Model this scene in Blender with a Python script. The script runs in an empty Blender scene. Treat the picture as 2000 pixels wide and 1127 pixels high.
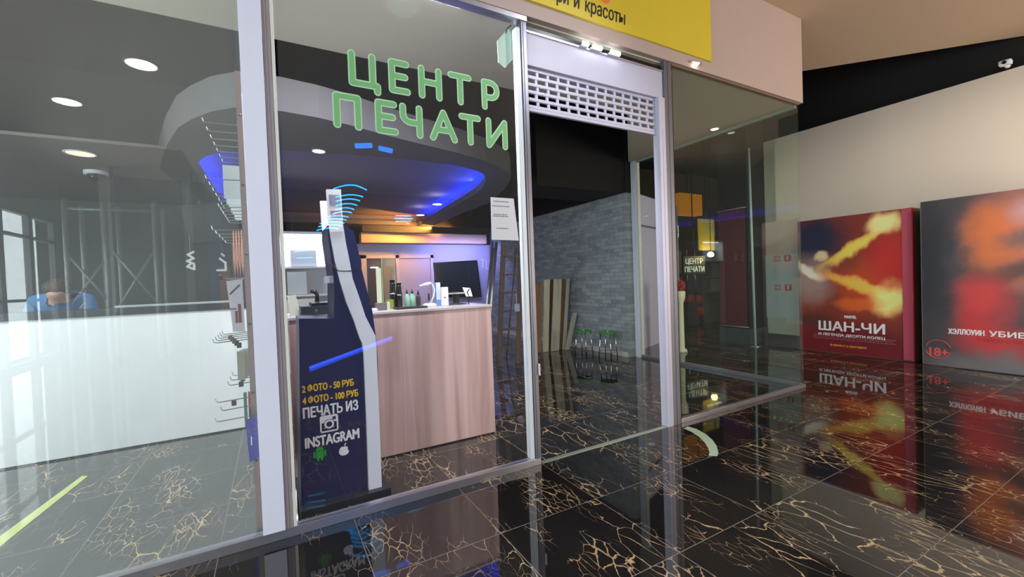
import bpy, bmesh, math, random
from mathutils import Vector, Matrix

scene = bpy.context.scene
COL = scene.collection
PI = math.pi
rnd = random.Random(7)

# ------------------------------------------------------------------ camera
H_CAM = 1.45
FOCAL_PX = 835.08361
YAW, PITCH, ROLL = 0.511476275, -0.0209748947, -0.0362984053
cam_data = bpy.data.cameras.new('camera')
cam = bpy.data.objects.new('camera', cam_data)
COL.objects.link(cam)
cam_data.sensor_fit = 'HORIZONTAL'
cam_data.sensor_width = 36.0
cam_data.lens = FOCAL_PX / 2000.0 * 36.0
cam_data.clip_start = 0.02
fwd = Vector((math.sin(YAW) * math.cos(PITCH), math.cos(YAW) * math.cos(PITCH), math.sin(PITCH)))
right0 = Vector((math.cos(YAW), -math.sin(YAW), 0))
up0 = right0.cross(fwd)
right = math.cos(ROLL) * right0 + math.sin(ROLL) * up0
up = -math.sin(ROLL) * right0 + math.cos(ROLL) * up0
M = Matrix.Identity(4)
for i in range(3):
    M[i][0] = right[i]; M[i][1] = up[i]; M[i][2] = -fwd[i]
M[0][3], M[1][3], M[2][3] = 0, 0, H_CAM
cam.matrix_world = M
scene.camera = cam

# ------------------------------------------------------------------ world, light, exposure
scene.view_settings.view_transform = 'Standard'
scene.view_settings.look = 'None'
scene.view_settings.gamma = 1
scene.view_settings.use_curve_mapping = False
scene.view_settings.exposure = 0.0
scene.cycles.use_denoising = True
scene.cycles.max_bounces = 10
scene.cycles.transparent_max_bounces = 24
scene.cycles.sample_clamp_indirect = 6.0
scene.cycles.caustics_reflective = False
scene.cycles.caustics_refractive = False
world = bpy.data.worlds.new('world')
scene.world = world
world.use_nodes = True
wb = world.node_tree.nodes['Background']
wb.inputs[0].default_value = (0.62, 0.66, 0.75, 1)
wb.inputs[1].default_value = 0.12


def lamp(name, kind, loc, power, col=(1, 1, 1), size=1.0, size_y=None, aim=None, spot=1.2, blend=0.6):
    d = bpy.data.lights.new(name, kind)
    d.energy = power
    d.color = col
    if kind == 'AREA':
        d.shape = 'RECTANGLE' if size_y else 'DISK'
        d.size = size
        if size_y:
            d.size_y = size_y
    elif kind == 'SPOT':
        d.spot_size = spot; d.spot_blend = blend; d.shadow_soft_size = size
    else:
        d.shadow_soft_size = size
    o = bpy.data.objects.new(name, d)
    COL.objects.link(o)
    o.location = loc
    if aim is not None:
        v = Vector(aim) - Vector(loc)
        o.rotation_euler = v.to_track_quat('-Z', 'Y').to_euler()
    return o


# daylight through the long window wall on the left of the mall hall
L_WIN = lamp('window_daylight', 'AREA', (-4.75, -3.2, 1.75), 900, (0.86, 0.95, 1.0), 10.6, 3.2, aim=(0, -3.2, 1.75))
# added warm fill behind the camera, brightening the facade and ceiling; source unseen
L_WARM_FILL = lamp('added_warm_fill', 'AREA', (7.1, -3.25, 1.9), 320, (1.0, 0.84, 0.68), 2.9, 2.8, aim=(7.1, 3, 1.9))
# added light out of view at the far left, brightening the white counter
L_BAY_FILL = lamp('added_soffit_fill', 'AREA', (-2.6, 3.4, 3.42), 120, (0.93, 0.97, 1.0), 1.8, 0.4, aim=(-2.2, 4.2, 0.4))

# added light above the view, brightening the kiosk and wooden counter
L_KIOSK_FILL = lamp('added_soffit_fill', 'AREA', (0.75, 2.90, 3.43), 130, (0.90, 0.92, 1.0), 1.1, 0.14, aim=(0.75, 3.0, 0.0))
# added unseen spot that brightens the shop front and kiosk
HALL_P = (1.364, 4.635, 4.450)
L_FACADE_FILL = lamp('added_facade_spot', 'SPOT', (3.2, 0.9, 4.38), 190, (0.90, 0.93, 1.0), 0.12, aim=(0.9, 2.9, 0.7), spot=1.5, blend=0.8)
# added spot, unseen, to brighten the lilac panel in the side corridor
L_CORR = lamp('added_corridor_spot', 'SPOT', (6.6, 2.2, 4.40), 170, (0.92, 0.92, 1.0), 0.10, aim=(6.9, 6.2, 1.6), spot=0.75, blend=0.6)
# added warm spot out of view, lifting the posters and their wall
L_POST = lamp('added_poster_spot', 'SPOT', (6.7, -0.4, 4.38), 260, (1.0, 0.90, 0.78), 0.10, aim=(8.4, 2.6, 1.6), spot=1.3, blend=0.8)
# added fill at the solid left wall, brightening the soffit and white counter
L_SIDE = lamp('added_side_fill', 'AREA', (-4.46, 4.0, 1.75), 150, (0.88, 0.96, 1.0), 2.2, 2.8, aim=(0, 4.0, 1.75))


# ------------------------------------------------------------------ materials
def lin(c):
    return tuple(((v / 255.0) / 12.92 if v <= 10 else (((v / 255.0) + 0.055) / 1.055) ** 2.4) for v in c)


MATS = {}


def nt(name):
    m = bpy.data.materials.new(name)
    m.use_nodes = True
    t = m.node_tree
    b = t.nodes.get('Principled BSDF')
    return m, t, b


def pbr(name, col, rough=0.5, metal=0.0, var=0.06, scale=6.0, spec=0.5, emit=None, estr=0.0, bump=0.0):
    if name in MATS:
        return MATS[name]
    m, t, b = nt(name)
    c = lin(col)
    tc = t.nodes.new('ShaderNodeTexCoord')
    nz = t.nodes.new('ShaderNodeTexNoise')
    nz.inputs['Scale'].default_value = scale
    nz.inputs['Detail'].default_value = 3
    t.links.new(tc.outputs['Object'], nz.inputs['Vector'])
    mx = t.nodes.new('ShaderNodeMix'); mx.data_type = 'RGBA'
    mx.inputs[6].default_value = (*[v * (1 - var) for v in c], 1)
    mx.inputs[7].default_value = (*[min(1, v * (1 + var)) for v in c], 1)
    t.links.new(nz.outputs['Fac'], mx.inputs[0])
    t.links.new(mx.outputs[2], b.inputs['Base Color'])
    b.inputs['Roughness'].default_value = rough
    b.inputs['Metallic'].default_value = metal
    b.inputs['Specular IOR Level'].default_value = spec
    if emit is not None:
        b.inputs['Emission Color'].default_value = (*lin(emit), 1)
        b.inputs['Emission Strength'].default_value = estr
    if bump:
        bp = t.nodes.new('ShaderNodeBump'); bp.inputs['Strength'].default_value = bump
        bp.inputs['Distance'].default_value = 0.01
        t.links.new(nz.outputs['Fac'], bp.inputs['Height'])
        t.links.new(bp.outputs['Normal'], b.inputs['Normal'])
    MATS[name] = m
    return m


def glow(name, col, s):
    return pbr(name, (20, 20, 20), 0.5, emit=col, estr=s)


def math_node(t, op, a, b=None, clamp=False):
    n = t.nodes.new('ShaderNodeMath'); n.operation = op; n.use_clamp = clamp
    for i, v in enumerate((a, b)):
        if v is None:
            continue
        if isinstance(v, (int, float)):
            n.inputs[i].default_value = v
        else:
            t.links.new(v, n.inputs[i])
    return n.outputs[0]


def glass_mat(name, tint, f0=0.045, haze=0.0, hcol=(0.8, 0.84, 0.82)):
    m, t, b = nt(name)
    t.nodes.remove(b)
    out = t.nodes['Material Output']
    geo = t.nodes.new('ShaderNodeNewGeometry')
    dp = t.nodes.new('ShaderNodeVectorMath'); dp.operation = 'DOT_PRODUCT'
    t.links.new(geo.outputs['Incoming'], dp.inputs[0]); t.links.new(geo.outputs['Normal'], dp.inputs[1])
    c = math_node(t, 'ABSOLUTE', dp.outputs['Value'])
    k = math_node(t, 'POWER', math_node(t, 'SUBTRACT', 1.0, c, True), 5.0)
    f = math_node(t, 'ADD', math_node(t, 'MULTIPLY', k, 1 - f0), f0, True)
    tr = t.nodes.new('ShaderNodeBsdfTransparent'); tr.inputs[0].default_value = (*tint, 1)
    gl = t.nodes.new('ShaderNodeBsdfGlossy'); gl.inputs['Roughness'].default_value = 0.0
    mx = t.nodes.new('ShaderNodeMixShader')
    t.links.new(f, mx.inputs[0]); t.links.new(tr.outputs[0], mx.inputs[1]); t.links.new(gl.outputs[0], mx.inputs[2])
    if haze:
        # diffuse veil mixed in, imitating daylight reflected in the pane
        nz = t.nodes.new('ShaderNodeTexNoise'); nz.inputs['Scale'].default_value = 1.4; nz.inputs['Detail'].default_value = 3
        t.links.new(geo.outputs['Position'], nz.inputs['Vector'])
        w = math_node(t, 'MULTIPLY', math_node(t, 'ADD', nz.outputs['Fac'], 0.5), haze)
        df = t.nodes.new('ShaderNodeBsdfDiffuse'); df.inputs[0].default_value = (*hcol, 1)
        m2 = t.nodes.new('ShaderNodeMixShader')
        t.links.new(w, m2.inputs[0]); t.links.new(mx.outputs[0], m2.inputs[1]); t.links.new(df.outputs[0], m2.inputs[2])
        mx = m2
    t.links.new(mx.outputs[0], out.inputs['Surface'])
    return m


GLASS_A = glass_mat('clear_window_glass', (0.96, 0.985, 0.975), 0.075, 0.075)
GLASS_B = glass_mat('tinted_window_glass', (0.985, 0.985, 0.99), 0.04, 0.012)
GLASS_C = glass_mat('greenish_window_glass', (0.92, 0.96, 0.92), 0.04, 0.008)
WINDOW_CLEAR = glass_mat('hall_window_glass', (0.97, 0.985, 0.98), 0.04)
ACRYLIC = glass_mat('clear_acrylic', (0.9, 0.95, 0.95), 0.05)


def marble_mat():
    m, t, b = nt('black_gold_veined_marble_tiles')
    N = t.nodes.new; K = t.links.new
    geo = N('ShaderNodeNewGeometry')
    sep = N('ShaderNodeSeparateXYZ'); K(geo.outputs['Position'], sep.inputs[0])
    tx = math_node(t, 'DIVIDE', math_node(t, 'SUBTRACT', sep.outputs[0], 1.785), 0.70)
    ty = math_node(t, 'DIVIDE', math_node(t, 'SUBTRACT', sep.outputs[1], 2.82), 0.655)
    fx = math_node(t, 'FLOOR', tx); fy = math_node(t, 'FLOOR', ty)
    rx = math_node(t, 'SUBTRACT', tx, fx); ry = math_node(t, 'SUBTRACT', ty, fy)

    def edge(r):
        return math_node(t, 'MINIMUM', r, math_node(t, 'SUBTRACT', 1.0, r))
    ed = math_node(t, 'MINIMUM', edge(rx), edge(ry))
    grout = math_node(t, 'LESS_THAN', ed, 0.0032)
    idv = N('ShaderNodeCombineXYZ'); K(fx, idv.inputs[0]); K(fy, idv.inputs[1])
    wn = N('ShaderNodeTexWhiteNoise'); wn.noise_dimensions = '2D'; K(idv.outputs[0], wn.inputs['Vector'])
    off = N('ShaderNodeVectorMath'); off.operation = 'SCALE'; K(wn.outputs['Color'], off.inputs[0]); off.inputs['Scale'].default_value = 9.0
    # rotate and stretch so that the veins run mostly into the shop
    mp = N('ShaderNodeMapping'); K(geo.outputs['Position'], mp.inputs['Vector'])
    mp.inputs['Rotation'].default_value = (0, 0, math.radians(24))
    mp.inputs['Scale'].default_value = (1.0, 0.42, 1.0)
    ad = N('ShaderNodeVectorMath'); ad.operation = 'ADD'; K(mp.outputs[0], ad.inputs[0]); K(off.outputs[0], ad.inputs[1])
    # distortion
    dn = N('ShaderNodeTexNoise'); dn.inputs['Scale'].default_value = 7.0; dn.inputs['Detail'].default_value = 5.0
    K(ad.outputs[0], dn.inputs['Vector'])
    ds = N('ShaderNodeVectorMath'); ds.operation = 'MULTIPLY_ADD'
    K(dn.outputs['Color'], ds.inputs[0]); ds.inputs[1].default_value = (0.13, 0.17, 0.0); K(ad.outputs[0], ds.inputs[2])

    def veins(scale, width, mask_scale, lo, hi, seed):
        v = N('ShaderNodeTexVoronoi'); v.feature = 'DISTANCE_TO_EDGE'; v.voronoi_dimensions = '2D'
        v.inputs['Scale'].default_value = scale
        K(ds.outputs[0], v.inputs['Vector'])
        mk = N('ShaderNodeTexNoise'); mk.inputs['Scale'].default_value = mask_scale; mk.inputs['Detail'].default_value = 3
        sv = N('ShaderNodeVectorMath'); sv.operation = 'ADD'; K(ad.outputs[0], sv.inputs[0]); sv.inputs[1].default_value = (seed, seed * 1.7, 0)
        K(sv.outputs[0], mk.inputs['Vector'])
        mr = N('ShaderNodeMapRange'); mr.interpolation_type = 'SMOOTHSTEP'
        K(mk.outputs['Fac'], mr.inputs['Value'])
        mr.inputs['From Min'].default_value = lo; mr.inputs['From Max'].default_value = hi
        wv = math_node(t, 'MULTIPLY', mr.outputs[0], width)
        q = math_node(t, 'DIVIDE', v.outputs['Distance'], math_node(t, 'MAXIMUM', wv, 0.0001))
        r2 = N('ShaderNodeMapRange'); r2.interpolation_type = 'SMOOTHSTEP'
        K(q, r2.inputs['Value']); r2.inputs['From Min'].default_value = 0.35; r2.inputs['From Max'].default_value = 1.0
        r2.inputs['To Min'].default_value = 1.0; r2.inputs['To Max'].default_value = 0.0
        return r2.outputs[0]
    v1 = veins(10.0, 0.070, 2.3, 0.505, 0.71, 0.0)
    v2 = veins(21.0, 0.11, 3.2, 0.495, 0.71, 5.3)
    vv = math_node(t, 'MAXIMUM', v1, math_node(t, 'MULTIPLY', v2, 0.75))
    cn = N('ShaderNodeTexNoise'); cn.inputs['Scale'].default_value = 3.0
    K(ad.outputs[0], cn.inputs['Vector'])
    base = N('ShaderNodeMix'); base.data_type = 'RGBA'
    base.inputs[6].default_value = (*lin((18, 17, 17)), 1); base.inputs[7].default_value = (*lin((40, 37, 36)), 1)
    K(cn.outputs['Fac'], base.inputs[0])
    gold = N('ShaderNodeMix'); gold.data_type = 'RGBA'
    gold.inputs[6].default_value = (*lin((160, 126, 88)), 1); gold.inputs[7].default_value = (*lin((226, 198, 154)), 1)
    K(dn.outputs['Fac'], gold.inputs[0])
    m1 = N('ShaderNodeMix'); m1.data_type = 'RGBA'
    K(vv, m1.inputs[0]); K(base.outputs[2], m1.inputs[6]); K(gold.outputs[2], m1.inputs[7])
    m2 = N('ShaderNodeMix'); m2.data_type = 'RGBA'
    K(grout, m2.inputs[0]); K(m1.outputs[2], m2.inputs[6]); m2.inputs[7].default_value = (*lin((128, 118, 108)), 1)
    K(m2.outputs[2], b.inputs['Base Color'])
    b.inputs['Roughness'].default_value = 0.035
    b.inputs['IOR'].default_value = 1.85
    K(math_node(t, 'ADD', math_node(t, 'MULTIPLY', grout, 0.4), 0.03), b.inputs['Roughness'])
    return m


def brick_mat():
    m, t, b = nt('grey_split_brick')
    N = t.nodes.new; K = t.links.new
    geo = N('ShaderNodeNewGeometry')
    sep = N('ShaderNodeSeparateXYZ'); K(geo.outputs['Position'], sep.inputs[0])
    cb = N('ShaderNodeCombineXYZ'); K(sep.outputs[1], cb.inputs[0]); K(sep.outputs[2], cb.inputs[1])
    br = N('ShaderNodeTexBrick')
    K(cb.outputs[0], br.inputs['Vector'])
    br.inputs['Scale'].default_value = 1.0
    br.inputs['Brick Width'].default_value = 0.24
    br.inputs['Row Height'].default_value = 0.072
    br.inputs['Mortar Size'].default_value = 0.004
    br.inputs['Mortar Smooth'].default_value = 0.3
    br.inputs['Bias'].default_value = -0.2
    br.inputs['Color1'].default_value = (*lin((180, 190, 188)), 1)
    br.inputs['Color2'].default_value = (*lin((136, 144, 150)), 1)
    br.inputs['Mortar'].default_value = (*lin((140, 148, 150)), 1)
    nz = N('ShaderNodeTexNoise'); nz.inputs['Scale'].default_value = 14; nz.inputs['Detail'].default_value = 4
    K(geo.outputs['Position'], nz.inputs['Vector'])
    mx = N('ShaderNodeMix'); mx.data_type = 'RGBA'; mx.blend_type = 'MULTIPLY'; mx.inputs[0].default_value = 0.5
    K(br.outputs['Color'], mx.inputs[6]); K(nz.outputs['Fac'], mx.inputs[7])
    K(mx.outputs[2], b.inputs['Base Color'])
    bp = N('ShaderNodeBump'); bp.inputs['Strength'].default_value = 0.5; bp.inputs['Distance'].default_value = 0.01
    K(br.outputs['Color'], bp.inputs['Height']); K(bp.outputs[0], b.inputs['Normal'])
    b.inputs['Roughness'].default_value = 0.8
    return m


def wood_mat(name, c1, c2, axis='z', scale=7.0, rough=0.45):
    m, t, b = nt(name)
    N = t.nodes.new; K = t.links.new
    tc = N('ShaderNodeTexCoord')
    mp = N('ShaderNodeMapping'); K(tc.outputs['Object'], mp.inputs['Vector'])
    s = [scale, scale, scale]; s['xyz'.index(axis)] = scale * 0.05
    mp.inputs['Scale'].default_value = s
    nz = N('ShaderNodeTexNoise'); nz.inputs['Scale'].default_value = 2.0; nz.inputs['Detail'].default_value = 6; nz.inputs['Distortion'].default_value = 0.6
    K(mp.outputs[0], nz.inputs['Vector'])
    cr = N('ShaderNodeValToRGB')
    cr.color_ramp.elements[0].position = 0.32; cr.color_ramp.elements[0].color = (*lin(c1), 1)
    cr.color_ramp.elements[1].position = 0.68; cr.color_ramp.elements[1].color = (*lin(c2), 1)
    K(nz.outputs['Fac'], cr.inputs[0]); K(cr.outputs[0], b.inputs['Base Color'])
    b.inputs['Roughness'].default_value = rough
    return m


def blob_art(name, base, blobs, noise=0.12, nscale=2.2):
    """printed picture: soft colour patches; u to the viewer's right and v up, in metres from the print's centre"""
    m, t, b = nt(name)
    N = t.nodes.new; K = t.links.new
    tc = N('ShaderNodeTexCoord')
    sep = N('ShaderNodeSeparateXYZ'); K(tc.outputs['Object'], sep.inputs[0])
    nz = N('ShaderNodeTexNoise'); nz.inputs['Scale'].default_value = nscale; nz.inputs['Detail'].default_value = 5
    K(tc.outputs['Object'], nz.inputs['Vector'])
    sn = N('ShaderNodeSeparateColor'); K(nz.outputs['Color'], sn.inputs[0])
    u = math_node(t, 'ADD', math_node(t, 'MULTIPLY', sep.outputs[1], -1.0), math_node(t, 'MULTIPLY', math_node(t, 'SUBTRACT', sn.outputs[0], 0.5), noise * 3))
    v = math_node(t, 'ADD', sep.outputs[2], math_node(t, 'MULTIPLY', math_node(t, 'SUBTRACT', sn.outputs[1], 0.5), noise * 3))
    cur = None
    for (cx, cy, rx, ry, ang, col, strength) in blobs:
        ca, sa = math.cos(ang), math.sin(ang)
        du = math_node(t, 'SUBTRACT', u, cx); dv = math_node(t, 'SUBTRACT', v, cy)
        a = math_node(t, 'DIVIDE', math_node(t, 'ADD', math_node(t, 'MULTIPLY', du, ca), math_node(t, 'MULTIPLY', dv, sa)), rx)
        c = math_node(t, 'DIVIDE', math_node(t, 'SUBTRACT', math_node(t, 'MULTIPLY', dv, ca), math_node(t, 'MULTIPLY', du, sa)), ry)
        d = math_node(t, 'SQRT', math_node(t, 'ADD', math_node(t, 'MULTIPLY', a, a), math_node(t, 'MULTIPLY', c, c)))
        mr = N('ShaderNodeMapRange'); mr.interpolation_type = 'SMOOTHSTEP'
        K(d, mr.inputs['Value']); mr.inputs['From Min'].default_value = 0.25; mr.inputs['From Max'].default_value = 1.0
        mr.inputs['To Min'].default_value = strength; mr.inputs['To Max'].default_value = 0.0
        mx = N('ShaderNodeMix'); mx.data_type = 'RGBA'
        K(mr.outputs[0], mx.inputs[0])
        if cur is None:
            mx.inputs[6].default_value = (*lin(base), 1)
        else:
            K(cur, mx.inputs[6])
        mx.inputs[7].default_value = (*lin(col), 1)
        cur = mx.outputs[2]
    gn = N('ShaderNodeMix'); gn.data_type = 'RGBA'; gn.blend_type = 'MULTIPLY'; gn.clamp_result = True
    gn.inputs[0].default_value = 1.0; K(cur, gn.inputs[6]); gn.inputs[7].default_value = (1.45, 1.4, 1.4, 1)
    K(gn.outputs[2], b.inputs['Base Color'])
    b.inputs['Roughness'].default_value = 0.35
    return m


MARBLE = marble_mat()
BRICK = brick_mat()
COUNTER_WOOD = wood_mat('pale_rose_oak_laminate', (188, 152, 146), (226, 194, 188), 'z', 5.0)
PLANK_PALE = wood_mat('pale_plank_wood', (176, 172, 150), (202, 198, 176), 'z', 6.0, 0.6)
PLANK_BROWN = wood_mat('brown_plank_wood', (112, 84, 62), (140, 108, 80), 'z', 6.0, 0.6)
LADDER_WOOD = wood_mat('dark_brown_wood', (70, 54, 46), (104, 82, 70), 'z', 6.0, 0.6)

BEIGE = pbr('warm_beige_paint', (190, 170, 162), 0.75, var=0.03)
CEIL = pbr('mall_ceiling_paint', (200, 176, 150), 0.85, var=0.02)
SOFFIT = pbr('soffit_paint', (206, 200, 182), 0.85, var=0.03)
WALLW = pbr('poster_wall_paint', (216, 206, 192), 0.75, var=0.03, scale=2)
BLACK = pbr('black_paint', (16, 15, 16), 0.8, var=0.2)
BLACKG = pbr('black_gloss', (14, 14, 16), 0.25)
DARKG = pbr('dark_grey_paint', (52, 52, 55), 0.75)
RAFT = pbr('grey_raft_paint', (92, 90, 92), 0.8)
MAUVE = pbr('mauve_grey_paint', (128, 122, 136), 0.8)
LAVW = pbr('lavender_white_paint', (206, 204, 222), 0.7)
ALU = pbr('brushed_aluminium', (196, 194, 202), 0.32, 0.85, var=0.08, scale=20)
ALUD = pbr('grey_anodised_aluminium', (128, 128, 138), 0.38, 0.7, var=0.08, scale=20)
WHITE = pbr('white_plastic', (232, 234, 240), 0.4, var=0.02)
WHITEL = pbr('white_laminate', (236, 238, 240), 0.35, var=0.02)
LILAC = pbr('lilac_white_vinyl', (232, 234, 252), 0.45, var=0.02)
CHROME = pbr('chrome', (220, 222, 226), 0.12, 1.0)
WIRE = pbr('galvanised_wire', (170, 172, 176), 0.3, 0.9)
NAVY = pbr('navy_print', (24, 26, 78), 0.35, var=0.2, scale=3)
YELLOW = pbr('yellow_sign_vinyl', (222, 198, 54), 0.5, var=0.03)
GREENL = pbr('green_letter_fill', (122, 186, 122), 0.5, var=0.02)
GREENR = pbr('pale_green_letter_rim', (190, 226, 188), 0.5, var=0.02)
TXTW = pbr('white_vinyl', (246, 246, 250), 0.5, var=0.01)
TXTY = pbr('yellow_vinyl', (250, 206, 30), 0.5, var=0.01)
INK = pbr('dark_ink', (36, 32, 20), 0.6)


# ------------------------------------------------------------------ mesh builder
class MB:
    def __init__(self):
        self.bm = bmesh.new()

    def face(self, pts, mi=0):
        vs = [self.bm.verts.new(p) for p in pts]
        f = self.bm.faces.new(vs); f.material_index = mi
        return f

    def box(self, x0, x1, y0, y1, z0, z1, mi=0, bevel=0.0):
        x0, x1 = min(x0, x1), max(x0, x1); y0, y1 = min(y0, y1), max(y0, y1); z0, z1 = min(z0, z1), max(z0, z1)
        r = bmesh.ops.create_cube(self.bm, size=1.0)
        for v in r['verts']:
            v.co = Vector((x0 + (v.co.x + 0.5) * (x1 - x0), y0 + (v.co.y + 0.5) * (y1 - y0), z0 + (v.co.z + 0.5) * (z1 - z0)))
        fs = {f for v in r['verts'] for f in v.link_faces}
        for f in fs:
            f.material_index = mi
        if bevel > 0:
            es = {e for v in r['verts'] for e in v.link_edges}
            bmesh.ops.bevel(self.bm, geom=list(es), offset=bevel, segments=2, affect='EDGES', profile=0.6)
        return self

    def prism(self, poly, a0, a1, axis='y', mi=0):
        """poly in the two other axes (kept in xyz order), extruded along axis"""
        def P(p, a):
            if axis == 'y':
                return (p[0], a, p[1])
            if axis == 'z':
                return (p[0], p[1], a)
            return (a, p[0], p[1])
        A = [self.bm.verts.new(P(p, a0)) for p in poly]
        B = [self.bm.verts.new(P(p, a1)) for p in poly]
        n = len(poly)
        fs = [self.bm.faces.new(A), self.bm.faces.new(B[::-1])]
        for i in range(n):
            fs.append(self.bm.faces.new((A[i], B[i], B[(i + 1) % n], A[(i + 1) % n])))
        for f in fs:
            f.material_index = mi
        bmesh.ops.recalc_face_normals(self.bm, faces=fs)
        return self

    def tube(self, path, r, n=8, mi=0, caps=True):
        path = [Vector(p) for p in path]
        rs = r if isinstance(r, (list, tuple)) else [r] * len(path)
        rings = []
        prev = None
        for i, p in enumerate(path):
            a = path[max(0, i - 1)]; b = path[min(len(path) - 1, i + 1)]
            d = (b - a).normalized()
            if prev is None:
                ref = Vector((0, 0, 1)) if abs(d.z) < 0.9 else Vector((1, 0, 0))
                s = d.cross(ref).normalized()
            else:
                s = (prev - d * prev.dot(d)).normalized()
            prev = s
            u = d.cross(s)
            rings.append([self.bm.verts.new(p + (s * math.cos(2 * PI * k / n) + u * math.sin(2 * PI * k / n)) * rs[i]) for k in range(n)])
        fs = []
        for i in range(len(rings) - 1):
            for k in range(n):
                fs.append(self.bm.faces.new((rings[i][k], rings[i][(k + 1) % n], rings[i + 1][(k + 1) % n], rings[i + 1][k])))
        if caps:
            fs.append(self.bm.faces.new(rings[0][::-1])); fs.append(self.bm.faces.new(rings[-1]))
        for f in fs:
            f.material_index = mi; f.smooth = n > 6
        bmesh.ops.recalc_face_normals(self.bm, faces=fs)
        return self

    def lathe(self, prof, c, n=24, mi=0, axis='z', closed=False):
        """prof: list of (radius, height)"""
        rings = []
        for r, h in prof:
            ring = []
            for k in range(n):
                a = 2 * PI * k / n
                q = (r * math.cos(a), r * math.sin(a), h)
                if axis == 'x':
                    q = (q[2], q[0], q[1])
                elif axis == 'y':
                    q = (q[0], q[2], q[1])
                ring.append(self.bm.verts.new((c[0] + q[0], c[1] + q[1], c[2] + q[2])))
            rings.append(ring)
        fs = []
        if closed:
            rings = rings + [rings[0]]
        for i in range(len(rings) - 1):
            for k in range(n):
                fs.append(self.bm.faces.new((rings[i][k], rings[i][(k + 1) % n], rings[i + 1][(k + 1) % n], rings[i + 1][k])))
        if not closed:
            fs.append(self.bm.faces.new(rings[0][::-1])); fs.append(self.bm.faces.new(rings[-1]))
        for f in fs:
            f.material_index = mi
            f.smooth = len(f.verts) == 4
        bmesh.ops.recalc_face_normals(self.bm, faces=fs)
        return self

    def capsules(self, strokes, r, y0, y1, n=8, mi=0, axis='y'):
        """flat rounded strokes; each stroke a list of 2-d points"""
        j = 0
        for st in strokes:
            for i in range(len(st) - 1):
                j += 1
                a = Vector((st[i][0], st[i][1])); b = Vector((st[i + 1][0], st[i + 1][1]))
                d = b - a
                ang = math.atan2(d.y, d.x)
                poly = []
                for k in range(n + 1):
                    t = ang + PI / 2 + PI * k / n
                    poly.append((a.x + r * math.cos(t), a.y + r * math.sin(t)))
                for k in range(n + 1):
                    t = ang - PI / 2 + PI * k / n
                    poly.append((b.x + r * math.cos(t), b.y + r * math.sin(t)))
                self.prism(poly, y0 - 0.00007 * j, y1, axis, mi)
        return self


def world_origin(o):
    v = Vector((0, 0, 0))
    while o is not None:
        v += o.location
        o = o.parent
    return v


def put(name, mb, mats, parent=None, origin=None, smooth=False):
    """mesh in world coordinates -> one object; top-level meshes get their origin at the base"""
    me = bpy.data.meshes.new(name)
    bm = mb.bm
    if smooth:
        for f in bm.faces:
            f.smooth = True
    if parent is not None:
        off = world_origin(parent)
        loc = Vector((0, 0, 0))
        if origin is not None:
            loc = Vector(origin) - off
            off = Vector(origin)
    else:
        if origin is None:
            xs = [v.co for v in bm.verts]
            origin = ((min(v.x for v in xs) + max(v.x for v in xs)) / 2, (min(v.y for v in xs) + max(v.y for v in xs)) / 2, min(v.z for v in xs))
        off = Vector(origin); loc = off.copy()
    for v in bm.verts:
        v.co -= off
    bm.to_mesh(me); bm.free()
    for m in (mats if isinstance(mats, (list, tuple)) else [mats]):
        me.materials.append(m)
    o = bpy.data.objects.new(name, me)
    COL.objects.link(o)
    o.location = loc
    if parent is not None:
        o.parent = parent
    return o


def tag(o, label, cat, group=None):
    o['label'] = label; o['category'] = cat
    if group:
        o['group'] = group
    return o


def thing(name, label, cat, loc, group=None):
    o = bpy.data.objects.new(name, None)
    o.empty_display_size = 0.1
    COL.objects.link(o)
    o.location = loc
    return tag(o, label, cat, group)


def struct(name, mb, mats, parent=None, label=None, origin=None):
    o = put(name, mb, mats, parent, origin)
    if parent is None:
        o['kind'] = 'structure'
    if label:
        o['label'] = label
    return o


def dup(root, loc, label, rotz=0.0):
    def rec(o, par):
        c = o.copy(); COL.objects.link(c)
        if par is not None:
            c.parent = par
        for ch in list(o.children):
            rec(ch, c)
        return c
    r = rec(root, None)
    r.location = loc
    r.rotation_euler = (0, 0, rotz)
    r['label'] = label
    return r


def text_mesh(body, height, frame, depth=0.003, bold=0.0, sx=1.0, align='LEFT', shear=0.0):
    """frame: (origin, right, up, normal); height = cap height in metres. returns MB in world coords"""
    cu = bpy.data.curves.new('t', 'FONT')
    cu.body = body
    cu.size = 1.0
    cu.extrude = 0.0
    cu.align_x = align
    cu.shear = shear
    cu.resolution_u = 4
    ob = bpy.data.objects.new('t', cu)
    COL.objects.link(ob)
    dg = bpy.context.evaluated_depsgraph_get()
    me = bpy.data.meshes.new_from_object(ob.evaluated_get(dg))
    bpy.data.objects.remove(ob); bpy.data.curves.remove(cu)
    k = height / 0.72
    O, Rt, Up, Nn = (Vector(q) for q in frame)
    src = [v.co.copy() for v in me.vertices]
    polys = [list(p.vertices) for p in me.polygons]
    bpy.data.meshes.remove(me)
    mb = MB()
    shifts = [(0, 0)] if bold <= 0 else [(0, 0), (bold, 0), (-bold, 0), (0, bold * 0.7), (0, -bold * 0.7)]
    for i, (du, dv) in enumerate(shifts):
        back = [mb.bm.verts.new(O + Rt * ((c.x * sx + du) * k) + Up * ((c.y + dv) * k)) for c in src]
        front = [mb.bm.verts.new(O + Rt * ((c.x * sx + du) * k) + Up * ((c.y + dv) * k) + Nn * (depth + 0.00008 * i)) for c in src]
        cnt = {}
        for p in polys:
            for a_, b_ in zip(p, p[1:] + p[:1]):
                cnt[(a_, b_)] = cnt.get((a_, b_), 0) + 1
        for p in polys:
            mb.bm.faces.new([front[q] for q in p])
        for (a_, b_) in cnt:
            if (b_, a_) not in cnt:
                mb.bm.faces.new((back[a_], back[b_], front[b_], front[a_]))
    return mb


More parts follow.
